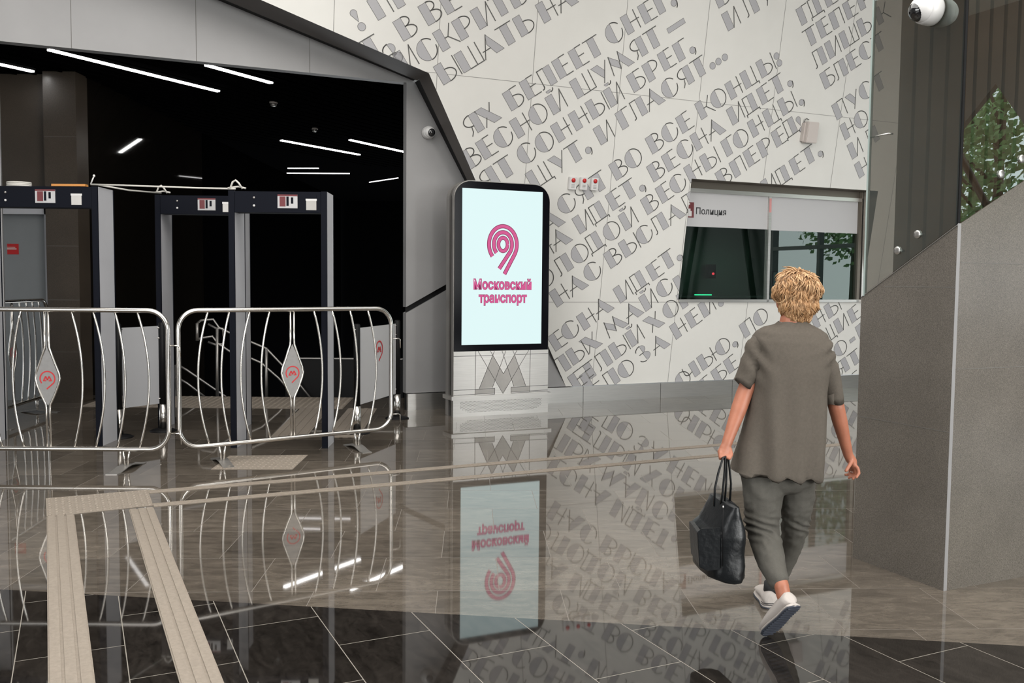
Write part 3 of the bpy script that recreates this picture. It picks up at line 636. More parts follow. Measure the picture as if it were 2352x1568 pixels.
ti = MB(); wb(ti, 1.93, 1.985, 2.40, 2.47, -.005, -.004); wb(ti, 1.93, 1.965, 2.47, 2.50, -.005, -.004); wb(ti, 1.93, 1.955, 2.55, 2.575, -.005, -.004); ti.build('emblem_figure', M['white'], win)
# the office behind the glass
ro = MB(); s0, s1 = WU0 + 1.3, WU0 + 5.5
ro.add([ST(s0, PWT + .05, 1.285), ST(s1, PWT + .05, 1.285), ST(s1, PWT + 3.2, 1.285), ST(s0, PWT + 3.2, 1.285), ST(s0, PWT + .05, 3), ST(s1, PWT + .05, 3), ST(s1, PWT + 3.2, 3), ST(s0, PWT + 3.2, 3)], [(0, 1, 2, 3), (4, 5, 6, 7), (3, 2, 6, 7), (0, 3, 7, 4), (1, 2, 6, 5)])
ro.box((WU0 + 2.15, PWT + 3.05, 1.29), (WU0 + 2.85, PWT + 3.2, 3.0), 1, X=U, Y=N, Z=ZU)
struct('wall_office', ro, [M['roompaint'], M['facade']])
dk = thing('office_desk', 'dark counter behind the police window glass', 'desk', ST(WU0 + 3.3, PWT + .55, 1.29))
h = MB(); h.box((WU0 + 1.9, PWT + .3, 1.33), (WU0 + 4.8, PWT + .85, 1.36), 0, X=U, Y=N, Z=ZU); h.build('desk_top', M['facade'], dk)
h = MB(); h.box((WU0 + 1.9, PWT + .80, 1.29), (WU0 + 4.8, PWT + .84, 1.33), 0, X=U, Y=N, Z=ZU); h.build('front_panel', M['facade'], dk)
mn = thing('desk_monitor', 'dark computer monitor with a blue-grey picture behind the police window', 'monitor', ST(WU0 + 4.05, PWT + .6, 1.36))
h = MB(); h.box((WU0 + 3.85, PWT + .6, 1.44), (WU0 + 4.32, PWT + .63, 1.72), 0, X=U, Y=N, Z=ZU); h.build('monitor_case', M['darkpl'], mn)
h = MB(); h.box((WU0 + 3.87, PWT + .597, 1.46), (WU0 + 4.30, PWT + .6, 1.70), 0, X=U, Y=N, Z=ZU); h.build('monitor_screen', M['jacketblue'], mn)
h = MB(); h.box((WU0 + 4.05, PWT + .6, 1.36), (WU0 + 4.12, PWT + .64, 1.45), 0, X=U, Y=N, Z=ZU); h.build('monitor_stand', M['darkpl'], mn)
wt = thing('wall_terminal', 'small black wall box with a red light behind the police window', 'terminal', ST(WU0 + 4.0, PWT + 3.0, 1.7))
h = MB(); h.box((WU0 + 4.03, PWT + .592, 1.60), (WU0 + 4.10, PWT + .597, 1.68), 0, X=U, Y=N, Z=ZU)
h2 = MB(); h2.box((WU0 + 4.45, PWT + 2.96, 1.62), (WU0 + 4.60, PWT + 3.04, 1.86), 0, X=U, Y=N, Z=ZU); h2.build('terminal_case', M['darkpl'], wt)
h2 = MB(); h2.ellipsoid(ST(WU0 + 4.54, PWT + 2.95, 1.70), .022, .022, .022); h2.build('status_light', M['red_led'], wt)
h2 = MB(); h2.ellipsoid(ST(WU0 + 1.93, PWT + .30, 1.39), .016, .016, .010); rr = h2.build('indicator_lamp', M['red_led']); tag(rr, 'tiny red indicator light in the lower left corner of police window', 'indicator light')
h2 = MB(); h2.box((WU0 + 2.30, PWT + .3, 1.362), (WU0 + 2.56, PWT + .34, 1.376), 0, X=U, Y=N, Z=ZU); rr = h2.build('indicator_lamp', M['green_led']); tag(rr, 'thin green light bar on the counter behind the police window', 'indicator light')
h2 = MB(); h2.ellipsoid(ST(WU0 + 2.35, PWT + 1.4, 1.58), .022, .022, .03); rr = h2.build('desk_lamp_bulb', M['white_led']); tag(rr, 'small round white light inside the police office', 'lamp')

# ------------------------------------------------------------------ little things on the lettered wall
for k, (u, v, lb) in enumerate(((0.083, 2.541, 'leftmost, beside the lit totem'), (0.232, 2.544, 'the middle one of three in a row'), (0.382, 2.546, 'rightmost of three, nearest the window'))):
    O = W(u, v); t = thing('call_point', 'white wall call point with red button, ' + lb, 'call point', O, group='three white call points on the lettered wall')
    h = MB(); h.box((-.048, -.078, 0), (.048, .072, .042), 0, X=U, Y=VV, Z=-NW, O=O); h.build('case', M['white'], t, bevel=.004)
    h = MB(); h.lathe([(.026, .040), (.026, .050), (.018, .058), (.004, .060)], O + VV * .034, -NW, 20); h.build('button', M['red'], t)
    h = MB()
    for z in (-.022, -.038, -.054): h.box((-.022, z, .0422), (.022, z + .004, .0432), 0, X=U, Y=VV, Z=-NW, O=O)
    h.build('printed_lines', M['letterline'], t)
t = thing('sensor_box', 'beige wall box on the lettered wall above the police window', 'wall box', W(3.555, 3.39))
h = MB(); h.box((-.085, -.135, .02), (.10, .14, .115), 0, X=U, Y=VV, Z=-NW, O=W(3.555, 3.39)); h.build('case', M['cream'], t, bevel=.008)
h = MB(); h.box((-.10, -.12, .004), (-.03, .12, .06), 0, X=U, Y=VV, Z=-NW, O=W(3.555, 3.39)); h.build('back_bracket', M['cream'], t)
h = MB(); h.tube([W(3.47, 3.50, .02), W(3.475, 3.55, .03), W(3.50, 3.57, .03), W(3.54, 3.555, .03)], .006, 8); h.build('cable', M['letterline'], t)

# ------------------------------------------------------------------ advertising totem
KO = FL(1040.5, 958); ks, kt = KO.dot(U), KO.dot(N)
KW, KH, KD = 1.185, 2.640, .245
kio = thing('screen_totem', 'tall steel information totem with lit white screen by the lettered wall', 'digital totem', ST(ks + KW / 2, kt + KD / 2))
def kbox(mb, x0, x1, z0, z1, d0, d1, mi=0): mb.box((ks + x0, kt + d0, z0), (ks + x1, kt + d1, z1), mi, X=U, Y=N, Z=ZU)
def rr_prof(x0, x1, z0, z1, r, n=10):                     # top corners rounded
    P = [(x0, z0), (x1, z0)] + [(x1 - r + r * math.cos(a), z1 - r + r * math.sin(a)) for a in [PI / 2 * i / n for i in range(n + 1)]]
    return P + [(x0 + r + r * math.cos(a), z1 - r + r * math.sin(a)) for a in [PI / 2 + PI / 2 * i / n for i in range(n + 1)]]
KPt = lambda x, z, d: ST(ks + x, kt + d, z)
def shell(x0, x1, z0, z1, r, d0, d1, m, nm):
    h = MB(); h.prism([KPt(x, z, d0) for x, z in rr_prof(x0, x1, z0, z1, r)], N * (d1 - d0)); return h.build(nm, m, kio)
shell(0, KW, 0, KH, .20, 0.012, .075, M['steeldull'], 'front_shell')
shell(.02, KW - .02, 0, KH - .02, .19, .075, .15, M['black'], 'recessed_core')
shell(0, KW, 0, KH, .20, .15, KD, M['steeldull'], 'rear_shell')
h = MB(); h.prism([KPt(x, z, 0.0) for x, z in rr_prof(.008, KW - .008, .735, KH - .010, .192)], N * .012); bz = h.build('bezel', M['bezel'], kio)
h = MB(); kbox(h, .097, 1.086, .808, 2.550, -.0015, 0); scn = h.build('screen', M['screen'], kio)
lg = MB(); LZ, LX = 1.94, .592
def band(pts, w, d, mi):
    L, R_ = [], []
    for i, p in enumerate(pts):
        a, b = pts[max(i - 1, 0)], pts[min(i + 1, len(pts) - 1)]; tx, tz = b[0] - a[0], b[1] - a[1]; l = math.hypot(tx, tz); nx, nz = -tz / l * w / 2, tx / l * w / 2
        L.append(KPt(p[0] + nx, p[1] + nz, d)); R_.append(KPt(p[0] - nx, p[1] - nz, d))
    n = len(pts); lg.add(L + R_, [(i, i + 1, n + i + 1, n + i) for i in range(n - 1)], mi)
def nine(rx, rz, tail, a0=215):
    P = [(LX + rx * math.cos(math.radians(a)), LZ + rz * math.sin(math.radians(a))) for a in [a0 - (a0 + 35) * i / 40 for i in range(41)]]
    return P + [tail]
for pts in (nine(.172, .205, (LX + .02, LZ - .335), 222), nine(.112, .137, (LX - .045, LZ - .275), 225)):
    band(pts, .048, -.0020, 1); band(pts, .034, -.0025, 0)
ring = [(LX + .056 * math.cos(math.radians(a)), LZ + .075 * math.sin(math.radians(a))) for a in range(0, 361, 12)]
band(ring, .046, -.0020, 1); band(ring, .032, -.0025, 0)
lg.build('screen_emblem', [M['pinkprint'], M['darkpink']], kio)
tx = MB()
for i, (d, bo, mi) in enumerate(((-.002, .035, 1), (-.0026, .010, 0))):
    add_text(tx, 'Московский', KPt(.235, 1.435, d), U, ZU, width=.72, height=.15, mi=mi, bold=bo + .018)
    add_text(tx, 'транспорт', KPt(.298, 1.285, d), U, ZU, width=.60, height=.15, mi=mi, bold=bo + .018)
tx.build('screen_lettering', [M['pinkprint'], M['darkpink']], kio)
h = MB(); kbox(h, .004, KW - .004, .235, .735, .0, .012); fp = h.build('steel_panel', M['steel'], kio)
pat = MB()
def kc(X, Y):
    f = (X - 65) / 1145; yt, yb = 105 - 25 * f, 665 - 35 * f
    return (.004 + f * 1.177, .735 - (Y - yt) / (yb - yt) * .5)
def kfill(pts): pat.add([KPt(*kc(*p), -.0006) for p in pts], [tuple(range(len(pts)))], 1)
def kline(p, q, w=.006):
    a, b = kc(*p), kc(*q); dx, dz = b[0] - a[0], b[1] - a[1]; l = math.hypot(dx, dz); nx, nz = -dz / l * w / 2, dx / l * w / 2
    pat.add([KPt(a[0] + nx, a[1] + nz, -.0012), KPt(b[0] + nx, b[1] + nz, -.0012), KPt(b[0] - nx, b[1] - nz, -.0012), KPt(a[0] - nx, a[1] - nz, -.0012)], [(0, 1, 2, 3)], 0)
for P in ([(527, 155), (610, 300), (557, 460), (468, 305)], [(468, 305), (557, 460), (525, 560), (365, 575)], [(792, 145), (845, 292), (752, 455), (703, 298)], [(845, 292), (932, 545), (785, 550), (752, 455)],
          [(610, 300), (655, 387), (652, 630), (557, 460)], [(655, 387), (703, 298), (752, 455), (652, 630)], [(320, 580), (553, 570), (553, 632), (320, 645)], [(750, 560), (980, 548), (980, 612), (750, 622)]): kfill(P)
for p, q in (((65, 165), (527, 152)), ((797, 143), (1208, 130)), ((65, 592), (553, 570)), ((750, 560), (1208, 538)), ((65, 655), (553, 632)), ((750, 622), (1208, 600)), ((65, 672), (553, 648)), ((750, 636), (1208, 615)),
             ((322, 100), (318, 660)), ((985, 85), (980, 625)), ((350, 100), (652, 638)), ((497, 97), (655, 387)), ((655, 387), (820, 90)), ((545, 98), (365, 575)), ((683, 95), (525, 560)), ((637, 95), (785, 552)),
             ((965, 87), (652, 638)), ((770, 92), (932, 545)), ((553, 570), (553, 645)), ((750, 560), (750, 635))): kline(p, q)
pat.build('engraved_letter_pattern', [M['letterline'], M['steeldull']], kio)
h = MB(); kbox(h, -.03, KW + .035, .190, .235, -.03, KD + .02); h.build('ledge', M['steel'], kio, bevel=.003)
h = MB(); kbox(h, 0, KW, 0, .19, 0.0, .012); h.build('kick_panel', M['steel'], kio)
h = MB()
for r in range(9):
    for c in range(66):
        x = .085 + c * .0155 + (r % 2) * .00775; z = .165 - r * .0145
        if x > 1.10 or (z < .09 and (x < .085 + (.09 - z) * 2.2 or x > 1.10 - (.09 - z) * 2.2)): continue
        h.add([KPt(x + .0045 * math.cos(a), z + .0045 * math.sin(a), -.0008) for a in [PI / 3 * i for i in range(6)]], [tuple(range(6))])
h.build('vent_perforation', M['letterline'], kio)

# ------------------------------------------------------------------ walk-through metal detectors
def detector(x, y, H, w, label):
    t = thing('metal_detector', label, 'metal detector', (x, y, 0), math.radians(1.5), 'walk-through metal detector gates')
    D, LW = .36, .052
    for sx in (0, w - LW):
        h = LMB(); h.box((sx + .002, .018, 0), (sx + LW - .002, D - .018, H)); l = h.build('side_panel', M['lightpl'], t)
        for (nm, y0, y1) in (('front_edge_strip', 0, .018), ('rear_edge_strip', D - .018, D)):
            h = LMB(); h.box((sx, y0, 0), (sx + LW, y1, H)); e = h.build(nm, M['darkpl'], t)
        h = LMB(); h.box((sx + .006, .03, 0), (sx + LW - .006, D - .03, .015)); h.build('foot', M['black'], t)
    h = LMB(); h.box((LW, .004, H - .19), (w - LW, .16, H - .004)); b = h.build('header_unit', M['darkpl'], t, bevel=.003)
    cp = LMB(); c0 = w * .50
    cp.box((c0, -.001, H - .150), (c0 + .175, .004, H - .030), 0); cp.box((c0, -.0015, H - .045), (c0 + .175, .0, H - .030), 1)
    cp.box((c0 + .018, -.0025, H - .135), (c0 + .070, -.001, H - .048), 1); cp.box((c0 + .078, -.0025, H - .13), (c0 + .098, -.001, H - .048), 2); cp.box((c0 + .118, -.0025, H - .11), (c0 + .138, -.001, H - .055), 2)
    cp.build('control_panel', [M['bannerw'], M['maroon'], M['darkpl']], t)
    g = LMB(); g0 = w * .79; g.box((g0, -.001, H - .165), (g0 + .09, .004, H - .08), 0); g.box((g0 - .004, -.002, H - .083), (g0 + .094, .004, H - .065), 1); g.box((g0, -.001, H - .06), (g0 + .09, .004, H - .035), 2)
    g.build('speaker_grille', [M['steeldull'], M['white'], M['darkpl']], t)
    for z in (.06, .13):
        g = LMB(); g.lathe([(.010, 0), (.010, .004), (.004, .006)], (w * .26, .003, H - z), (0, -1, 0), 14); g.build('status_lamp', M['white'] if z > .1 else M['steeldull'], t)
    return t
detector(-2.522, 8.15, 2.298, .868, 'walk-through metal detector directly behind the second barrier, rightmost')
detector(-3.578, 9.19, 2.352, .852, 'walk-through metal detector set furthest back, middle one')
detector(-4.782, 8.15, 2.325, 1.09, 'walk-through metal detector cut by left picture edge, leftmost')

# tape and oddments tied along the tops
def strand(label, pts, m='tape', r=.008):
    h = MB(); h.tube(pts, r, 6, flat=.4); o = h.build('barrier_tape', M[m]); tag(o, label, 'tape', None); return o
dA, dB, dC = Vector((-3.74, 8.20, 2.335)), Vector((-3.53, 9.24, 2.372)), Vector((-2.47, 8.2, 2.318))
strand('upper white tape strung between the leftmost and rightmost metal detectors', [dA + Vector((-.02, 0, .01)), Vector((-3.3, 8.2, 2.335)), Vector((-2.8, 8.2, 2.322)), dC])
strand('lower white tape strung from the leftmost to the middle metal detector', [dA + Vector((.05, 0, .006)), Vector((-3.63, 8.7, 2.345)), dB])
for p, lb in ((dB, 'knotted white tape loop on top of the middle metal detector'), (dC, 'knotted white tape loop on top of the rightmost metal detector')):
    h = MB(); h.tube([p + Vector((-.05, 0, 0)), p + Vector((-.03, .01, .06)), p + Vector((0, 0, .075)), p + Vector((.03, -.01, .05)), p + Vector((.06, 0, 0))], .009, 6)
    h.tube([p + Vector((-.07, 0, .005)), p + Vector((.02, .01, .02)), p + Vector((.09, 0, .005))], .009, 6); o = h.build('tape_knot', M['tape']); tag(o, lb, 'tape')
h = MB(); h.box((-4.10, 8.18, 2.325), (-3.80, 8.24, 2.345)); o = h.build('plastic_strip', M['orange']); tag(o, 'flat orange strip lying on top of the leftmost metal detector', 'strip')
h = MB(); h.tube([dA + Vector((-.02, 0, .01)), dA + Vector((.01, 0, .08))], .006, 8); h.ellipsoid(dA + Vector((.012, 0, .085)), .011, .011, .013, 10, 8); o = h.build('cable_tie', M['white']); tag(o, 'short white tie sticking up from the leftmost metal detector', 'tie')
h = MB()
for k in range(3): h.tube([Vector((-4.45 + .10 * math.cos(a), 8.30 + .08 * math.sin(a), 2.334 + .014 * k)) for a in [2 * PI * i / 20 for i in range(20)]], .008, 6, closed=True)
o = h.build('cable_coil', M['tape']); tag(o, 'coil of pale cable on top of the leftmost metal detector', 'cable')

# ------------------------------------------------------------------ crowd barriers
def rrect(w, z0, z1, r, n=8):
    P = []
    for cx, cz, a0 in ((w - r, z1 - r, 0), (-w + r, z1 - r, 90), (-w + r, z0 + r, 180), (w - r, z0 + r, 270)):
        P += [(cx + r * math.cos(math.radians(a0 + 90 * i / n)), 0, cz + r * math.sin(math.radians(a0 + 90 * i / n))) for i in range(n + 1)]
    return P
def logo_local(mb, O, X, Z, r, mi=0):
    def bandl(pts, w):
        L, R_ = [], []
        for i, p in enumerate(pts):
            a, b = pts[max(i - 1, 0)], pts[min(i + 1, len(pts) - 1)]; tx_, tz = b[0] - a[0], b[1] - a[1]; l = math.hypot(tx_, tz); nx, nz = -tz / l * w / 2, tx_ / l * w / 2
            L.append(O + X * (p[0] + nx) + Z * (p[1] + nz)); R_.append(O + X * (p[0] - nx) + Z * (p[1] - nz))
        n = len(pts); mb.add(L + R_, [(i, i + 1, n + i + 1, n + i) for i in range(n - 1)], mi)
    bandl([(r * math.cos(math.radians(a)), r * math.sin(math.radians(a))) for a in [218 - (218 + 38) * i / 30 for i in range(31)]] + [(-r * .12, -r * 1.42)], r * .17)
    for a, b, w in (((-.5, -.22), (-.22, .32), .2), ((-.22, .32), (0, -.18), .17), ((0, -.18), (.22, .32), .17), ((.22, .32), (.5, -.22), .2), ((-.62, -.28), (-.16, -.28), .13), ((.16, -.28), (.62, -.28), .13)):
        bandl([(a[0] * r, a[1] * r), (b[0] * r, b[1] * r)], w * r)
def make_barrier(x, y, rz, label, foots=True):
    t = thing('crowd_barrier', label, 'crowd barrier', (x, y, 0), rz, 'steel crowd barriers with drop plates')
    z0, z1 = .157, 1.262
    h = LMB(); h.tube(rrect(.952, z0, z1, .155), .0195, 12, closed=True); h.build('frame', M['chrome'], t)
    for sx in (-1, 1):
        for xt, xm in ((.195, .275), (.365, .450), (.537, .612), (.712, .80)):
            P = []
            for i in range(17):
                f = i / 16; z = z0 + (z1 - z0) * f; P.append((sx * (xt + (xm - xt) * (1 - (2 * f - 1) ** 2)), 0, z))
            h = LMB(); h.tube(P, .0095, 8); h.build('curved_bar', M['chrome'], t)
        P = [(sx * .016, 0, z1), (sx * .016, 0, 1.0), (sx * .018, 0, .96), (sx * .06, 0, .84), (sx * .088, 0, .765), (sx * .097, 0, .72), (sx * .088, 0, .675), (sx * .055, 0, .59), (sx * .018, 0, .51), (sx * .014, 0, .47), (sx * .014, 0, z0)]
        h = LMB(); h.tube(P, .0095, 8); h.build('centre_bar', M['chrome'], t)
    h = LMB(); D = [(0, .965), (.055, .84), (.085, .765), (.093, .72), (.085, .675), (.052, .59), (0, .50), (-.052, .59), (-.085, .675), (-.093, .72), (-.085, .765), (-.055, .84)]
    h.prism([(a, -.002, b) for a, b in D], (0, .004, 0)); pl = h.build('drop_plate', M['plate'], t)
    h = LMB(); logo_local(h, Vector((0, -.0035, .715)), Vector((1, 0, 0)), ZU, .058); h.build('plate_emblem', M['redprint'], t)
    for sx in ((-.61, .61) if foots else (.61,)):
        for dx in (-.017, .017):
            h = LMB(); h.tube([(sx + dx * 1.6, 0, z0), (sx + dx, 0, .09), (sx + dx * .6, 0, .02)], .0095, 8); h.build('leg', M['chrome'], t)
        n = 9; rings = []
        for i in range(n):
            f = i / (n - 1) * 2 - 1; yy = f * .24; zz = .014 + .020 * math.cos(f * PI * .9)
            rings.append([(sx - .045 + .02 * f, yy, max(zz - .006, 0.0)), (sx + .045 + .02 * f, yy, max(zz - .006, 0.0)), (sx + .045 + .02 * f, yy, max(zz, .006)), (sx - .045 + .02 * f, yy, max(zz, .006))])
        h = LMB(); h.loft([[Vector(p) for p in r] for r in rings], smooth=False); h.build('foot_plate', M['steeldull'], t)
    for z in (.985, .285):
        h = LMB(); h.tube([(.96, 0, z), (1.03, 0, z), (1.045, 0, z - .012), (1.048, 0, z - .09)], .006, 8); h.build('coupling_hook', M['chrome'], t)
    return t
make_barrier(-1.884, 7.822, math.radians(35.55), 'steel crowd barrier with red emblem plate nearest the totem, fully in view')
b1 = make_barrier(-3.672, 7.20, math.radians(0.5), 'steel crowd barrier at the left picture edge, in front of leftmost detector')
bh = LMB(); bh.tube([(.0, 0, 0), (.10, -.01, .004)], .006, 8)
b3 = make_barrier(-5.29, 9.66, math.radians(96.6), 'dim crowd barrier seen end on behind the left barrier, beside the grey door')

# ------------------------------------------------------------------ retractable banner barriers
def post(t, p, tall=1.075):
    for nm, pr, m in (('post_base', [(.13, 0), (.13, .008), (.10, .020), (.05, .03)], 'black'), ('post_foot_tube', [(.038, .02), (.038, .27)], 'chrome'), ('post_sleeve', [(.033, .27), (.033, tall), (.024, tall + .012)], 'black')):
        h = MB(); h.lathe(pr, Vector((p.x, p.y, 0)), ZU, 24); h.build(nm, M[m], t)
    return t
def banner(p, q, label, logo=True):
    t = thing('banner_barrier', label, 'banner barrier', ((p.x + q.x) / 2, (p.y + q.y) / 2, 0), group='white banner barriers between black posts')
    post(t, p); post(t, q); d = (q - p).normalized()
    a, b = p + d * .045, q - d * .04
    h = MB(); nrm = ZU.cross(d) * .003
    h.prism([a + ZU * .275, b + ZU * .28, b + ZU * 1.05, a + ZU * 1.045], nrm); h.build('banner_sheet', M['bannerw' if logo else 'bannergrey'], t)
    for pp, e in ((p, -1), (q, 1)):
        for z in (.33, .93, 1.03):
            h = MB(); h.tube([pp + ZU * z - d * .05, pp + ZU * z + d * .05], .006, 6); h.build('clip', M['chrome'], t)
    if logo:
        h = MB(); side = nrm.normalized() if nrm.dot(CAM - p) > 0 else -nrm.normalized()
        X = d if d.x > 0 else -d; c = a.lerp(b, .52)
        logo_local(h, Vector((c.x, c.y, .80)) + side * .006, X, ZU, .085); h.build('banner_emblem', M['redprint'], t)
banner(Vector((-1.535, 9.03, 0)), Vector((-1.262, 10.03, 0)), 'white banner with red emblem between black posts, beside the totem')
banner(Vector((-3.742, 8.655, 0)), Vector((-3.470, 9.045, 0)), 'plain white banner sheet seen between leftmost and middle metal detectors', logo=False)

# ------------------------------------------------------------------ lamps and detectors on the dark hall ceiling
LD = (ST(math.cos(math.radians(36.6)), math.sin(math.radians(36.6)))).normalized()
def lamp(a, b, label, m='lamp', w=.055):
    c = (a + b) / 2; d = (b - a).normalized(); L = (b - a).length; s = ZU.cross(d)
    t = thing('linear_lamp', label, 'ceiling lamp', c, group='linear lamps on the black ceiling')
    h = MB(); h.box((-L / 2, -w / 2 - .006, -.03), (L / 2, w / 2 + .006, 0), 0, X=d, Y=s, Z=ZU, O=Vector((c.x, c.y, CZ - .005))); h.build('lamp_housing', M['black'], t)
    h = MB(); h.box((-L / 2 + .01, -w / 2, -.048), (L / 2 - .01, w / 2, -.031), 0, X=d, Y=s, Z=ZU, O=Vector((c.x, c.y, CZ - .005))); h.build('diffuser', M[m], t)
zc = CZ - .05
def LP(px, py): return FL(px, py, zc)
def along(p, L): return p + LD * L
e = LP(503, 211); lamp(LP(110, 115), e, 'longest white linear lamp on the black ceiling, just inside the opening')
e = LP(625, 192); lamp(along(e, -1.05), e, 'white linear lamp on the black ceiling, near the top of the opening')
e = LP(78, 166); lamp(along(e, -1.6), e, 'white linear lamp cut off by the left picture edge')
s_a = LP(645, 323); lamp(s_a, LP(826, 356), 'distant white linear lamp, left one of the two side by side', w=.06)
s_a = LP(803, 322); lamp(s_a, along(s_a, 2.0), 'distant white linear lamp ending at the grey wall edge', w=.06)
lamp(LP(658, 398), LP(804, 399), 'long thin dim lamp line deep in the dark hall', 'lampdim', .03)
lamp(LP(660, 387), LP(733, 387), 'short thin dim lamp line deep in the dark hall', 'lampdim', .03)
lamp(LP(848, 419), LP(915, 409), 'faint slanting lamp line deep in the dark hall at right', 'lampdim', .02)
for (px, py, lb, r) in ((628, 234, 'small grey smoke detector on the black ceiling, the nearer one', .055), (723, 294, 'small grey smoke detector on the black ceiling, the farther one', .05)):
    p = FL(px, py, CZ); t = thing('smoke_detector', lb, 'smoke detector', p)
    h = MB(); h.lathe([(r, 0), (r, .02)], p, -ZU, 20); h.build('detector_base', M['cream'], t)
    h = MB(); h.lathe([(r * .85, .02), (r * .75, .05), (r * .4, .065)], p, -ZU, 20); h.build('sensor_head', M['steeldull'], t)

# ------------------------------------------------------------------ grey door in the brown stone
dy = gy + .2
dr = thing('door_1', None, None, (-6.3, dy, 0)); dr['kind'] = 'structure'
h = MB(); h.box((-7.0, dy, 0), (-5.69, dy + .05, 2.285)); h.build('door_leaf', M['door'], dr)
h = MB(); h.box((-5.69, dy - .10, 0), (-5.625, dy + .08, 2.355)); h.box((-7.0, dy - .10, 2.285), (-5.625, dy + .08, 2.355)); h.build('door_frame', M['lightpl'], dr)
sg = thing('door_sign', 'red sticker sign on the grey door at the left picture edge', 'sign', (-6.14, dy, 1.88))
h = MB(); h.box((-6.20, dy - .004, 1.80), (-6.06, dy, 1.93)); h.build('sign_plate', M['red'], sg)
h = MB(); h.box((-6.20, dy - .006, 1.862), (-6.085, dy - .004, 1.872)); h.box((-6.20, dy - .006, 1.885), (-6.10, dy - .004, 1.890)); h.build('sign_lines', M['white'], sg)

# ------------------------------------------------------------------ stair rails going down into the dark
def YT(px, py, y): return YP(px, py, y)
def rail(label, y, lines, posts):
    t = thing('stair_railing', label, 'railing', YT(*posts[0][0], y) * 1.0, group='railings at the head of the dark stair')
    for ln in lines:
        h = MB(); h.tube([YT(px, py, y) for px, py in ln], .014, 8); h.build('rail', M['steeldull'], t)
    for a, b in posts:
        h = MB(); h.tube([YT(*a, y), YT(*b, y)], .022, 8); h.build('post', M['steeldull'], t)
rail('stair railing with looped steel ends at the head of the dark stair', 12.02,
     [[(453, 742), (462, 735), (490, 733), (503, 752), (530, 765), (600, 795), (612, 800), (650, 840), (690, 885), (730, 935)],
      [(453, 780), (462, 776), (488, 772), (500, 788), (530, 808), (560, 815), (600, 833), (640, 868), (690, 925)],
      [(478, 744), (497, 754), (512, 754), (513, 772)], [(478, 785), (495, 791), (512, 790)]],
     [((453, 742), (453, 782)), ((499, 753), (499, 925)), ((612, 800), (612, 930))])
rail('lower stair railing running down behind the barriers, left of the looped one', 12.35, [[(405, 835), (430, 850), (500, 898), (540, 925)], [(405, 865), (430, 880), (480, 918)]], [((400, 838), (400, 925))])
pg = MB(); a, b = YT(655, 823, 12.1), YT(925, 823, 12.1); pg.box((a.x, 12.1, -.5), (b.x, 12.16, a.z), 0)
pt = thing('stair_parapet', 'low dark parapet panel behind the banner barrier', 'parapet', (a.x, 12.1, -.5)); pg.build('panel', M['black'], pt)
h = MB(); h.box((a.x, 12.08, a.z), (b.x, 12.17, a.z + .012)); h.build('top_strip', M['steeldull'], pt)

# ------------------------------------------------------------------ tactile paving
def tile_strip(label, pts, ridges, along_dir, h=.004, group='tactile guide strips'):
    t = thing('tactile_strip', label, 'tactile paving', sum((Vector(p) for p in pts), Vector()) / len(pts), group=group)
    b = MB(); b.prism([Vector((p[0], p[1], .0005)) for p in pts], ZU * .0025); b.build('base_tile', M['tactile'], t)
    r = MB()
    for q in ridges: r.prism([Vector((p[0], p[1], .003)) for p in q], ZU * h)
    r.build('raised_bars', M['tactile'], t)
    return t
def quad_strip(label, A, B, width, nr, rw, side=1):       # A->B is one edge; width to the right
    A, B = Vector(A), Vector(B); d = (B - A).normalized(); n = d.cross(ZU) * side
    pts = [A, B, B + n * width, A + n * width]; rg = []
    for i in range(nr):
        c = width * (i + .5) / nr; rg.append([A + n * (c - rw / 2), B + n * (c - rw / 2), B + n * (c + rw / 2), A + n * (c + rw / 2)])
    return tile_strip(label, pts, rg, d)
fA, fB = FL(107, 1187), FL(110, 1568); dA_ = (fB - fA).normalized()
quad_strip('left one of two beige ribbed strips running down to the bottom left', fA + dA_ * .012, fA + dA_ * 4.2, -.158, 3, .040)
gA, gB = FL(352, 1165), FL(514.5, 1568); dB_ = (gB - gA).normalized()
quad_strip('right one of two beige ribbed strips running down to the bottom left', gA + dB_ * .012, gA + dB_ * 4.2, .150, 3, .038)
# blister field joining them
ba, bb_, bc, bd = FL(105, 1145), FL(339, 1125), FL(352, 1161), FL(107, 1187)
def field(label, a, b, c, d, nx, ny, bw):
    t = thing('tactile_field', label, 'tactile paving', (a + c) / 2)
    m = MB(); m.prism([p + ZU * .0008 for p in (a, b, c, d)], ZU * .0025); m.build('base_tile', M['tactile'], t)
    r = MB()
    for i in range(nx):
        for j in range(ny):
            u, v = (i + .5) / nx, (j + .5) / ny; p = a.lerp(b, u).lerp(d.lerp(c, u), v); r.lathe([(bw, .003), (bw * .9, .006), (bw * .5, .008)], p, ZU, 8)
    o = r.build('raised_domes', M['tactile'], t); o['kind'] = 'stuff'; return t
field('beige studded tile field joining the two ribbed strips', ba, bb_, bc, bd, 16, 8, .012)
field('beige studded tile patch in front of the second barrier', FL(527, 1047), FL(707, 1045), FL(672, 1078), FL(485, 1078), 14, 8, .014)
lA, lB = FL(339, 1127), FL(1647, 1019.7); dl = (lB - lA).normalized()
def thin_strip(label, A, d, L, w):
    n = d.cross(ZU); A = Vector(A); B = A + d * L
    rg = [[A + n * (w * f - .006), B + n * (w * f - .006), B + n * (w * f + .006), A + n * (w * f + .006)] for f in (.15, .5, .85)]
    tile_strip(label, [A, B, B + n * w, A + n * w], rg, d, h=.003)
thin_strip('farther of two long thin beige strips running to the right', lA, dl, 6.2, .088)
l2 = FL(351, 1157); thin_strip('nearer of two long thin beige strips running to the right', l2, dl, 6.2, .088)
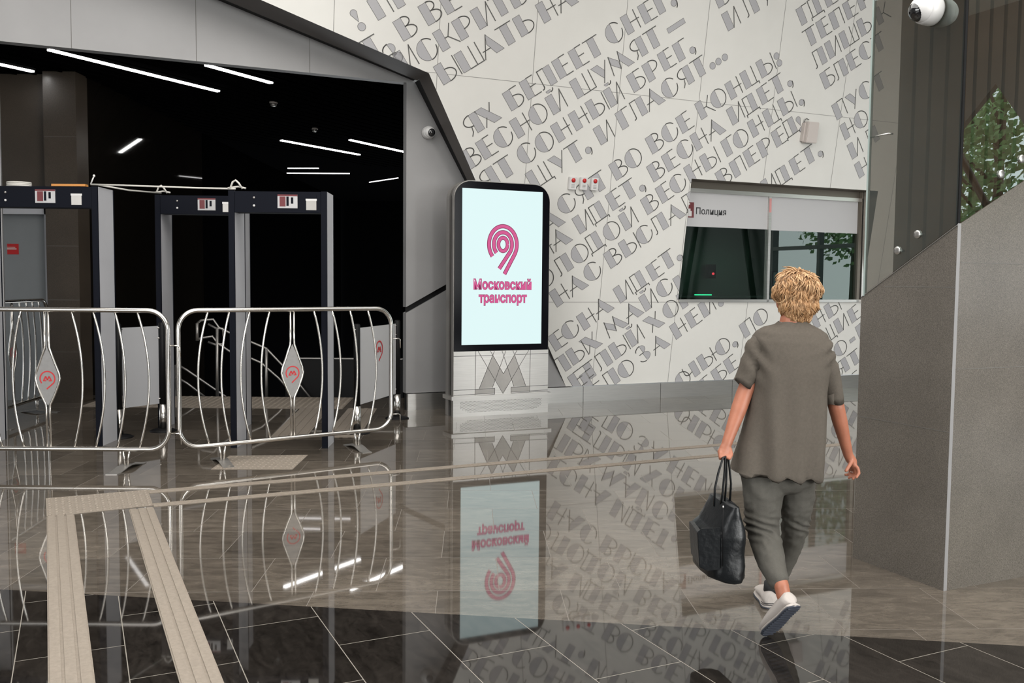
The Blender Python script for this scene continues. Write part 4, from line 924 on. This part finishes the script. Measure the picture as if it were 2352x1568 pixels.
field('beige studded warning band along the head of the dark stair', Vector((-5.2, 11.78, 0)), Vector((-2.05, 11.80, 0)), Vector((-2.0, 10.74, 0)), Vector((-5.1, 10.74, 0)), 44, 14, .022)
p0_, p1_ = FL(700, 938), FL(622, 1005)
quad_strip('short beige ribbed strip branching from the warning band, left one', FL(690, 938), FL(620, 1005), -.34, 4, .05)
quad_strip('short beige ribbed strip branching from the warning band, right one', FL(800, 938), FL(742, 1004), -.34, 4, .05)

# ------------------------------------------------------------------ the woman walking away
class Blob:                                               # tapered capsules fused into one continuous skin
    def __init__(s): s.mb = MB()
    def cap(s, pts, seg=16):
        P = [Vector(p[0]) for p in pts]; R = [p[1] for p in pts]
        s.mb.tube(P, R, seg)
        for p, r in zip(P, R): s.mb.ellipsoid(p, r, r, r, seg, 8)
    def ell(s, c, rx, ry, rz, R=None): s.mb.ellipsoid(c, rx, ry, rz, 20, 12, R=R)
    def mesh(s, voxel, smooth=6, keep=None):
        me = bpy.data.meshes.new('b'); me.from_pydata([tuple(v) for v in s.mb.v], [], s.mb.f)
        bm = bmesh.new(); bm.from_mesh(me); bmesh.ops.recalc_face_normals(bm, faces=bm.faces); bm.to_mesh(me); bm.free()
        o = bpy.data.objects.new('b', me); COL.objects.link(o)
        m = o.modifiers.new('r', 'REMESH'); m.mode = 'VOXEL'; m.voxel_size = voxel; m.use_smooth_shade = True
        m2 = o.modifiers.new('s', 'SMOOTH'); m2.factor = 0.5; m2.iterations = smooth
        r = bpy.data.meshes.new_from_object(o.evaluated_get(bpy.context.evaluated_depsgraph_get()))
        bpy.data.objects.remove(o); return r
def put(name, me, m, parent):
    if not me.materials: me.materials.append(m)
    inv = PINV[parent.name]; me.transform(inv)
    for p in me.polygons: p.use_smooth = True
    o = bpy.data.objects.new(name, me); COL.objects.link(o); o.parent = parent; PINV[o.name] = inv; return o
V3 = Vector
wx = 1.20
wo_ = thing('person', 'person seen from behind in grey-brown top and trousers walking with black bag', 'person', (1.20, 4.0, 0))
Pw = lambda px, py, y: YP(px, py, y)
# skin: head, neck, arms with hands, trunk core, legs to the ankles
sk = Blob()
hd = Pw(1829, 682, 4.02)
sk.ell(hd, .071, .088, .100); sk.ell(hd + V3((.0, .035, -.045)), .052, .060, .062)
sk.ell(hd + V3((.0, .096, -.02)), .012, .022, .02)                      # nose
sk.ell(hd + V3((-.074, .012, -.022)), .010, .018, .030); sk.ell(hd + V3((.076, .012, -.022)), .012, .020, .032)   # ears
nk = Pw(1819, 738, 4.0)
sk.cap([(hd + V3((0, 0, -.05)), .055), (nk, .053), (Pw(1818, 770, 4.0), .062)])
shL, shR = Pw(1752, 792, 4.0), Pw(1886, 806, 4.0)
sk.cap([(Pw(1818, 790, 4.0), .075), (shL, .040)]); sk.cap([(Pw(1818, 790, 4.0), .075), (shR, .040)])
sk.ell(Pw(1812, 880, 4.0), .12, .075, .19); sk.ell(Pw(1800, 1030, 4.0), .12, .08, .16)
elL, wrL = Pw(1709, 905, 3.99), Pw(1668, 1022, 3.93)
elR, wrR = Pw(1921, 935, 4.0), Pw(1948, 1044, 4.05)
sk.cap([(shL, .040), (Pw(1728, 860, 4.0), .037), (elL, .036), (elL.lerp(wrL, .3), .0345), (elL.lerp(wrL, .7), .027), (wrL, .0225)])
sk.cap([(shR, .038), (Pw(1907, 880, 4.0), .034), (elR, .035), (elR.lerp(wrR, .3), .033), (elR.lerp(wrR, .7), .026), (wrR, .0215)])
# left hand closed round the bag straps
kn = Pw(1663, 1040, 3.92)
sk.ell(wrL.lerp(kn, .55), .026, .020, .030)
sk.ell(kn + V3((-.002, .0, .004)), .027, .020, .022)
for i in range(4):
    b0 = kn + V3((-.020 + .013 * i, -.016 + .003 * i, .002)); sk.cap([(b0, .0085), (b0 + V3((-.001, -.010, -.016)), .0082), (b0 + V3((.002, .008, -.026)), .0075), (b0 + V3((.003, .020, -.014)), .007)], 8)
sk.cap([(wrL.lerp(kn, .5) + V3((.020, -.006, 0)), .010), (kn + V3((.029, -.014, -.006)), .0085), (kn + V3((.018, -.024, -.020)), .0075)], 8)
# right hand hanging, relaxed and curled
pm = Pw(1958, 1062, 4.06)
sk.cap([(wrR, .0215), (wrR.lerp(pm, .6), .022)]); sk.ell(pm, .019, .026, .031)
kns = [(1970, 1075), (1965, 1078), (1959, 1080), (1953, 1079)]
tips = [[(1973, 1086), (1967, 1096)], [(1967, 1092), (1959, 1099)], [(1959, 1092), (1950, 1097)], [(1952, 1089), (1942, 1090)]]
for i in range(4):
    y = 4.045 + .014 * i if False else 4.03 + .017 * i
    a = Pw(*kns[i], y); m_ = Pw(*tips[i][0], y - .004); e_ = Pw(*tips[i][1], y - .010)
    sk.cap([(pm.lerp(a, .5), .0095), (a, .0090), (m_, .0082), (e_, .0070)], 8)
sk.cap([(pm + V3((-.010, -.020, .012)), .0105), (Pw(1949, 1072, 4.02), .0090), (Pw(1943, 1081, 4.01), .0078)], 8)
# legs
hipN, knN, anN = Pw(1752, 1100, 3.99), Pw(1751, 1210, 3.97), Pw(1795, 1345, 3.76)
hipF, knF, anF = Pw(1832, 1100, 4.02), Pw(1826, 1215, 4.10), Pw(1768, 1352, 4.22)
sk.cap([(hipN, .055), (knN, .035), (Pw(1762, 1255, 3.93), .034), (Pw(1778, 1308, 3.83), .030), (knN.lerp(anN, .8), .034), (anN, .031), (Pw(1800, 1368, 3.75), .030)])
sk.cap([(hipF, .050), (knF, .032), (Pw(1812, 1265, 4.14), .030), (Pw(1790, 1320, 4.19), .027), (anF, .030), (Pw(1768, 1372, 4.24), .028)])
put('body', sk.mesh(.0042, 4), M['skin'], wo_)

def folds(me, fn):
    ns = [v.normal.copy() for v in me.vertices]
    for v, n in zip(me.vertices, ns): v.co += n * fn(v.co)
    me.update()
# trousers
tr = Blob()
tr.ell((hipN + hipF) / 2 + V3((0, 0, .03)), .165, .115, .10)
tr.cap([(hipN + V3((0.0, 0, .02)), .098), (Pw(1752, 1150, 3.98), .085), (knN, .073), (Pw(1758, 1240, 3.95), .070), (Pw(1771, 1290, 3.87), .060), (Pw(1786, 1328, 3.79), .046)])
tr.cap([(hipF + V3((0.0, 0, .02)), .085), (Pw(1829, 1160, 4.05), .072), (knF, .060), (Pw(1815, 1260, 4.14), .050), (Pw(1796, 1310, 4.18), .042), (Pw(1780, 1338, 4.20), .038)])
tm = tr.mesh(.006, 5)
kz, kzF = knN.z, knF.z
def tfold(p):
    q = V3((p.x * 5, p.y * 5, p.z * 5)); wob = noise.noise(q) * .045 + noise.noise(q * 2.7) * .02
    d = 0.004 * noise.noise(V3((p.x * 14, p.y * 9, p.z * 26))) + .0035 * noise.noise(V3(((p.x + p.z * .6) * 30, p.y * 12, (p.z - p.x * .5) * 50))) * math.exp(-((p.z - kz) / .16) ** 2)
    for kc, near_ in ((kz, p.x < 1.235), (kzF, p.x >= 1.235)):
        if near_:
            w = math.exp(-((p.z - kc - .01) / .055) ** 2); am = .5 + .5 * noise.noise(q * 1.9 + V3((3, 1, 2)))
            d += .0085 * w * am * math.sin((p.z + (p.x - 1.1) * .55 + wob) * 150)
    w2 = max(0, min(1, (p.z - kz - .06) / .12)); d += .0055 * w2 * (.5 + .6 * noise.noise(q)) * math.sin((p.z * .75 + p.x * 1.2 + wob) * 62)
    return d
folds(tm, tfold); put('trousers', tm, M['trouser'], wo_)

# top: loose straight tunic with half sleeves
def ring(pxl, pxr, py, y, dep, n=48, pw=2.4, skew=0.0):
    a, b = Pw(pxl, py, y), Pw(pxr, py + skew, y); c = (a + b) / 2; hw_ = (b.x - a.x) / 2; R_ = []
    for k in range(n):
        t = 2 * PI * k / n; ct, st_ = math.cos(t), math.sin(t)
        x = hw_ * math.copysign(abs(ct) ** (2 / pw), ct); yy = dep * math.copysign(abs(st_) ** (2 / pw), st_)
        R_.append(V3((c.x + x, c.y + yy, a.z + (b.z - a.z) * (x / hw_ * .5 + .5))))
    return R_
tp = MB()
spec = [(1788, 1852, 738, .052, 0), (1780, 1858, 744, .062, 0), (1756, 1882, 750, .074, 5), (1738, 1898, 760, .088, 8), (1727, 1908, 780, .102, 8), (1726, 1910, 810, .112, 4), (1726, 1905, 850, .120, 2), (1725, 1900, 900, .124, 0),
        (1716, 1899, 950, .128, 0), (1706, 1899, 1000, .134, 3), (1696, 1896, 1045, .140, 6), (1689, 1889, 1078, .142, 12), (1687, 1885, 1082, .140, 13)]
rg = [ring(a, b, py, 4.0, d, skew=sk_) for a, b, py, d, sk_ in spec]
fine = []
for i in range(len(rg) - 1):
    m_ = 5
    for j in range(m_): fine.append([p.lerp(q, j / m_) for p, q in zip(rg[i], rg[i + 1])])
fine.append(rg[-1])
fine.append([V3((p.x * .985 + 1.19 * .015, 4.0 + (p.y - 4.0) * .96, p.z + .012)) for p in rg[-1]])
tp.loft(fine, capa=False, capb=False)
def sleeve(path, hem):
    R_ = []
    for (c, r, ax) in path:
        ax = V3(ax).normalized(); a = V3((0, 1, 0)); a = (a - ax * a.dot(ax)).normalized(); b = ax.cross(a)
        R_.append([c + (a * math.cos(2 * PI * k / 28) * r * 1.05 + b * math.sin(2 * PI * k / 28) * r) for k in range(28)])
    f = []
    for i in range(len(R_) - 1):
        for j in range(5): f.append([p.lerp(q, j / 5) for p, q in zip(R_[i], R_[i + 1])])
    f.append(R_[-1]); c = path[-1][0]
    f.append([c + (p - c) * .93 - V3(path[-1][2]).normalized() * .006 for p in R_[-1]])
    f.append([c + (p - c) * .90 - V3(path[-1][2]).normalized() * .05 for p in R_[-1]])
    tp.loft(f, capa=True, capb=False)
dL = (Pw(1704, 885, 3.99) - Pw(1755, 790, 4.0)); dR = (Pw(1917, 930, 4.0) - Pw(1885, 800, 4.0))
sleeve([(Pw(1768, 778, 4.0), .056, dL), (Pw(1746, 794, 4.0), .060, dL), (Pw(1729, 838, 4.0), .056, dL), (Pw(1706, 884, 4.0), .047, dL)], 0)
sleeve([(Pw(1872, 796, 4.0), .058, dR), (Pw(1886, 815, 4.0), .056, dR), (Pw(1902, 860, 4.0), .050, dR), (Pw(1916, 926, 4.0), .041, dR)], 0)
sh = bpy.data.meshes.new('top'); sh.from_pydata([tuple(v) for v in tp.v], [], tp.f)
bm = bmesh.new(); bm.from_mesh(sh); bmesh.ops.recalc_face_normals(bm, faces=bm.faces); bm.to_mesh(sh); bm.free(); sh.update()
def sfold(p):
    h = max(0, min(1, (1.24 - p.z) / .5)); s_ = (p.x - 1.2)
    d = .016 * h * math.sin((s_ * 1.0 + .10 * (p.z - 1) * s_ * 3) * 62 + 2.5 * noise.noise(V3((p.x * 3, p.y * 3, p.z * 1.5))))
    d += .006 * noise.noise(V3((p.x * 9, p.y * 7, p.z * 3.0))) + .003 * noise.noise(V3((p.x * 26, p.y * 20, p.z * 12)))
    wa = math.exp(-(((p.x - 1.385) / .05) ** 2 + ((p.z - 1.20) / .06) ** 2)); d += .009 * wa * math.sin((p.z * .9 - p.x * .5) * 120)
    wb_ = math.exp(-(((p.x - 1.06) / .04) ** 2 + ((p.z - 1.18) / .08) ** 2)); d += .013 * wb_ * math.sin((p.z * .6 + p.x * .9) * 110)
    return d
folds(sh, sfold)
top_o = put('knit_top', sh, M['shirt'], wo_)

# hair: short, tousled, with locks
hb = Blob()
hb.ell(hd + V3((0, -.006, .028)), .098, .104, .090); hb.ell(hd + V3((0, -.030, -.025)), .080, .074, .075); hb.ell(hd + V3((0, -.036, -.070)), .062, .045, .045)
hb.ell(hd + V3((-.01, 0, .075)), .065, .07, .045)
hm = hb.mesh(.006, 6)
folds(hm, lambda p: .011 * noise.noise(p * 17) + .006 * noise.noise(V3((p.x * 50, p.y * 50, p.z * 22))))
ho = put('hair', hm, M['hair'], wo_)
lks = [MB(), MB()]; rnd = random.Random(3)
from mathutils.bvhtree import BVHTree
root_w = Vector((1.20, 4.0, 0)); bvh = BVHTree.FromPolygons([v.co + root_w for v in hm.vertices], [tuple(p.vertices) for p in hm.polygons])
crown = hd + V3((.010, -.035, .09))
for i in range(2600):
    src = hd + V3((0, -.02, rnd.uniform(-.09, .05))); th = rnd.uniform(0, 2 * PI); cz_h = rnd.uniform(-.5, 1) if src.z > hd.z else rnd.uniform(-.45, .4)
    ph = math.acos(cz_h); d = V3((math.sin(ph) * math.cos(th), math.sin(ph) * math.sin(th), math.cos(ph)))
    if d.y > .45: continue
    loc, nr, ix, ds = bvh.ray_cast(src, d)
    if loc is None: continue
    if nr.dot(d) < 0: nr = -nr
    fl_ = loc - crown; t_ = fl_ - nr * fl_.dot(nr)
    t_ = t_.normalized() if t_.length > .02 else V3((rnd.uniform(-1, 1), rnd.uniform(-1, .3), 0)).normalized()
    w_ = noise.noise(loc * 13 + V3((4, 0, 0))) * 1.5 + noise.noise(loc * 30) * .7; up_h = max(0, (loc.z - hd.z) / .1)
    t_ = t_ + nr.cross(t_) * w_ * (.35 + .65 * min(1, up_h)) + V3((.5, 0, 0)) * min(1, up_h); t_ = (t_ - nr * t_.dot(nr)).normalized()
    L = rnd.uniform(.022, .050) * (1 if loc.z > hd.z - .05 else .65); lift = rnd.uniform(.001, .005) + .006 * max(0, noise.noise(loc * 14)) * min(1, up_h + .2)
    sw = nr.cross(t_) * rnd.uniform(-.5, .5); P_ = [loc - nr * .003]
    for q_ in range(1, 6):
        f_ = q_ / 5; P_.append(loc + (t_ + sw * f_ * f_) * L * f_ + nr * (lift * math.sin(f_ * 2.9) - .010 * f_ * f_ * (L / .05)))
    lks[0 if (rnd.random() < .78 - .25 * min(1, up_h)) else 1].tube(P_, [.0024, .0030, .0030, .0024, .0016, .0005], 4)
lks[0].build('hair_locks', M['hairdark'], ho); lks[1].build('hair_locks', M['hairlight'], ho)
# fine necklace chain and earring
nc = MB(); c = nk + V3((0, 0, -.002))
nc.tube([c + V3((.0545 * math.cos(a), .054 * math.sin(a), .004 * math.sin(a))) for a in [2 * PI * i / 28 for i in range(28)]], .0014, 6, closed=True); nc.build('necklace', M['steel'], wo_)
rn = MB(); rn.tube([Pw(1959, 1083, 4.064) + V3((.0105 * math.cos(a), .0105 * math.sin(a) * .9, 0)) for a in [2 * PI * i / 16 for i in range(16)]], .0012, 6, closed=True); rn.build('ring', M['steel'], wo_)

# shoes
def shoe(heel, toe, upv, hgt, label):
    ax = (toe - heel); L = ax.length; ax.normalize(); up_ = (V3(upv) - ax * V3(upv).dot(ax)).normalized(); sd = ax.cross(up_)
    so, upr = [], []
    prof = [(0.0, .012, .7), (.008, .022, .85), (.03, .033, 1.0), (.12, .036, 1.0), (.35, .034, .98), (.60, .042, .80), (.80, .043, .58), (.93, .032, .42), (1.0, .012, .30)]
    for f, w, hh_ in prof:
        c = heel + ax * (L * f); so.append([c + sd * (w * 1.06 * math.cos(t)) + up_ * (.008 + .008 * math.sin(t)) for t in [2 * PI * k / 20 for k in range(20)]])
        H_ = hgt * hh_
        upr.append([c + sd * (w * math.cos(t) * (1 - .25 * max(0, math.sin(t)))) + up_ * (.012 + H_ * .5 + H_ * .5 * math.sin(t)) for t in [2 * PI * k / 20 for k in range(20)]])
    m = MB(); m.loft(upr); u = m.build('shoe_upper', M['shoe'], wo_)
    m = MB(); m.loft([[p for p in r] for r in so]); m.build('shoe_midsole', M['shoe'], wo_)
    m = MB(); s2_ = []
    for (f, w, hh_) in prof:
        c = heel + ax * (L * f); s2_.append([c + sd * (w * 1.10 * math.cos(t)) + up_ * (.001 + .005 * math.sin(t)) for t in [2 * PI * k / 16 for k in range(16)]])
    m.loft(s2_)
    for k in range(15):
        f = .06 + k * .062; w = .030
        for (a_, wa_, _), (b_, wb2, _) in zip(prof[:-1], prof[1:]):
            if a_ <= f <= b_: w = wa_ + (wb2 - wa_) * (f - a_) / (b_ - a_)
        c = heel + ax * (L * f); m.prism([c - sd * w * .85 - ax * .003, c + sd * w * .85 - ax * .003, c + sd * w * .85 + ax * .003, c - sd * w * .85 + ax * .003], up_ * -.007)
    m.build('shoe_sole', M['sole'], wo_)
    return ax, up_, sd
toeN = V3((1.098, 3.835, .004)); heelN = Pw(1826, 1392, 3.68)
shoe(heelN, toeN, (-.36, .93, .08), .062, 'n')
heelF = V3((1.212, 4.165, .0035)); toeF = V3((1.235, 4.405, .0035))
shoe(heelF, toeF, (0, 0, 1), .066, 'f')
ms = MB()
for z in (.016, .024): ms.tube([heelF + V3((-.036, .03, z)), heelF + V3((-.030, -.002, z)), heelF + V3((0, -.0035, z)), heelF + V3((.030, -.002, z)), heelF + V3((.038, .03, z))], .0016, 6)
ms.build('shoe_stripe', M['blackprint'], wo_)
sc_ = MB(); sc_.tube([Pw(1772, 1338, 4.205), Pw(1770, 1356, 4.215)], .0335, 16); sc_.build('sock', M['sock'], wo_)

# ------------------------------------------------------------------ black leather bag in her hand
bagc = Pw(1650, 1250, 3.93)
bag = thing('tote_bag', 'black leather tote bag hanging from the walking person\'s left hand', 'bag', (bagc.x, 3.93, .213))
bsp = [(1628, 1686, 1314, .15), (1609, 1691, 1306, .155), (1606, 1692, 1280, .158), (1605, 1692, 1240, .160), (1607, 1692, 1215, .160), (1622, 1690, 1200, .155), (1637, 1684, 1175, .150), (1648, 1678, 1152, .145), (1651, 1676, 1147, .143)]
def bring(a, b, py, dep, n=36):
    p, q = Pw(a, py, 3.93), Pw(b, py, 3.93); c = (p + q) / 2; hw_ = (q - p).length / 2; R_ = []
    for k in range(n):
        t = 2 * PI * k / n; ct, st_ = math.cos(t), math.sin(t); x = hw_ * math.copysign(abs(ct) ** .62, ct); y = dep * math.copysign(abs(st_) ** .45, st_)
        d = Matrix.Rotation(math.radians(8), 3, 'Z') @ V3((0, y, 0)); R_.append(c + V3((x, 0, 0)) + d)
    return R_
rgs = [bring(*b) for b in bsp]; f = []
for i in range(len(rgs) - 1):
    for j in range(5): f.append([p.lerp(q, j / 5) for p, q in zip(rgs[i], rgs[i + 1])])
f.append(rgs[-1])
bm_ = MB(); bm_.loft(f)
me = bpy.data.meshes.new('bag'); me.from_pydata([tuple(v) for v in bm_.v], [], bm_.f)
b2 = bmesh.new(); b2.from_mesh(me); bmesh.ops.remove_doubles(b2, verts=b2.verts, dist=1e-5); bmesh.ops.recalc_face_normals(b2, faces=b2.faces); b2.to_mesh(me); b2.free(); me.update()
folds(me, lambda p: .006 * noise.noise(V3((p.x * 22, p.y * 8, p.z * 10))) + .003 * noise.noise(p * 40))
put('bag_body', me, M['leather'], bag)
b0 = V3((0, -.165, 0))
pk = MB()
for pl_, yb in ((((1602, 1222), (1606, 1302), (1625, 1311), (1654, 1308), (1655, 1212), (1612, 1214)), 3.762),):
    pk.prism([Pw(*p, yb) for p in pl_], V3((0, .008, 0)))
pk.prism([Pw(*p, 3.80) for p in ((1601, 1222), (1606, 1300), (1612, 1302), (1612, 1220))], V3((0, .18, 0)))
pk.prism([Pw(*p, 3.80) for p in ((1690, 1208), (1690, 1296), (1695, 1290), (1696, 1212))], V3((0, .18, 0)))
pk.build('side_pocket', M['leather'], bag, bevel=.002)
sm_ = MB(); sm_.tube([Pw(1662, 1158, 3.785), Pw(1660, 1200, 3.765), Pw(1659, 1300, 3.763)], .0022, 6); sm_.build('zip_seam', M['black'], bag)
st2 = MB(); st2.ellipsoid(Pw(1661, 1164, 3.778), .004, .004, .006, 8, 6); st2.build('zip_pull', M['steel'], bag)
for (pts, nm) in (([(1640, 1162), (1642, 1120), (1650, 1085), (1661, 1050), (1666, 1047), (1664, 1085), (1660, 1130), (1655, 1160)], -.0), ([(1664, 1156), (1668, 1110), (1669, 1075), (1668, 1048), (1672, 1046), (1676, 1080), (1679, 1110), (1676, 1156)], .06)):
    h = MB(); P_ = [Pw(a, b, 3.88 + nm * .5 + (.02 * i / len(pts))) for i, (a, b) in enumerate(pts)]; h.tube(P_, .0085, 8, flat=.55); h.build('handle', M['leather'], bag)

# ------------------------------------------------------------------ trees outside the side facade
rt = random.Random(5)
def tree(x, y, H, R_, label):
    t = thing('leafy_tree', label, 'tree', (x, y, -.3), group='leafy trees outside the glazed side')
    m = MB(); m.tube([(x, y, -.3), (x + .1, y, H * .4), (x, y + .1, H * .75)], [.16, .12, .05], 8)
    for k in range(6):
        a = rt.uniform(0, 2 * PI); m.tube([(x, y, H * (.35 + .06 * k)), (x + math.cos(a) * R_ * .7, y + math.sin(a) * R_ * .7, H * (.55 + .06 * k))], [.05, .02], 6)
    m.build('trunk', M['bark'], t)
    m = MB()
    for k in range(3200):
        d = V3((rt.gauss(0, 1), rt.gauss(0, 1), rt.gauss(0, 1))).normalized() * (rt.random() ** .35)
        c = V3((x + d.x * R_, y + d.y * R_, H * .66 + d.z * H * .36)); n = V3((rt.uniform(-1, 1), rt.uniform(-1, 1), rt.uniform(-1, 1))).normalized(); a = n.orthogonal().normalized() * .10; b = n.cross(a).normalized() * .07
        m.add([c - a, c + b, c + a, c - b], [(0, 1, 2, 3)])
    m.build('foliage', M['leaf'], t)
for i, (s, t_, H) in enumerate(((18.5, -8.2, 8), (23, -3.2, 7.2), (23, -14, 9), (22, 3.0, 6.5))):
    p = ST(s, t_); tree(p.x, p.y, H, 2.3, ['tall leafy tree reflected in the pier glass', 'shorter leafy tree reflected low in the pier glass', 'leafy tree farthest out beyond the side facade', 'low leafy tree beyond the right half of the side facade'][i])
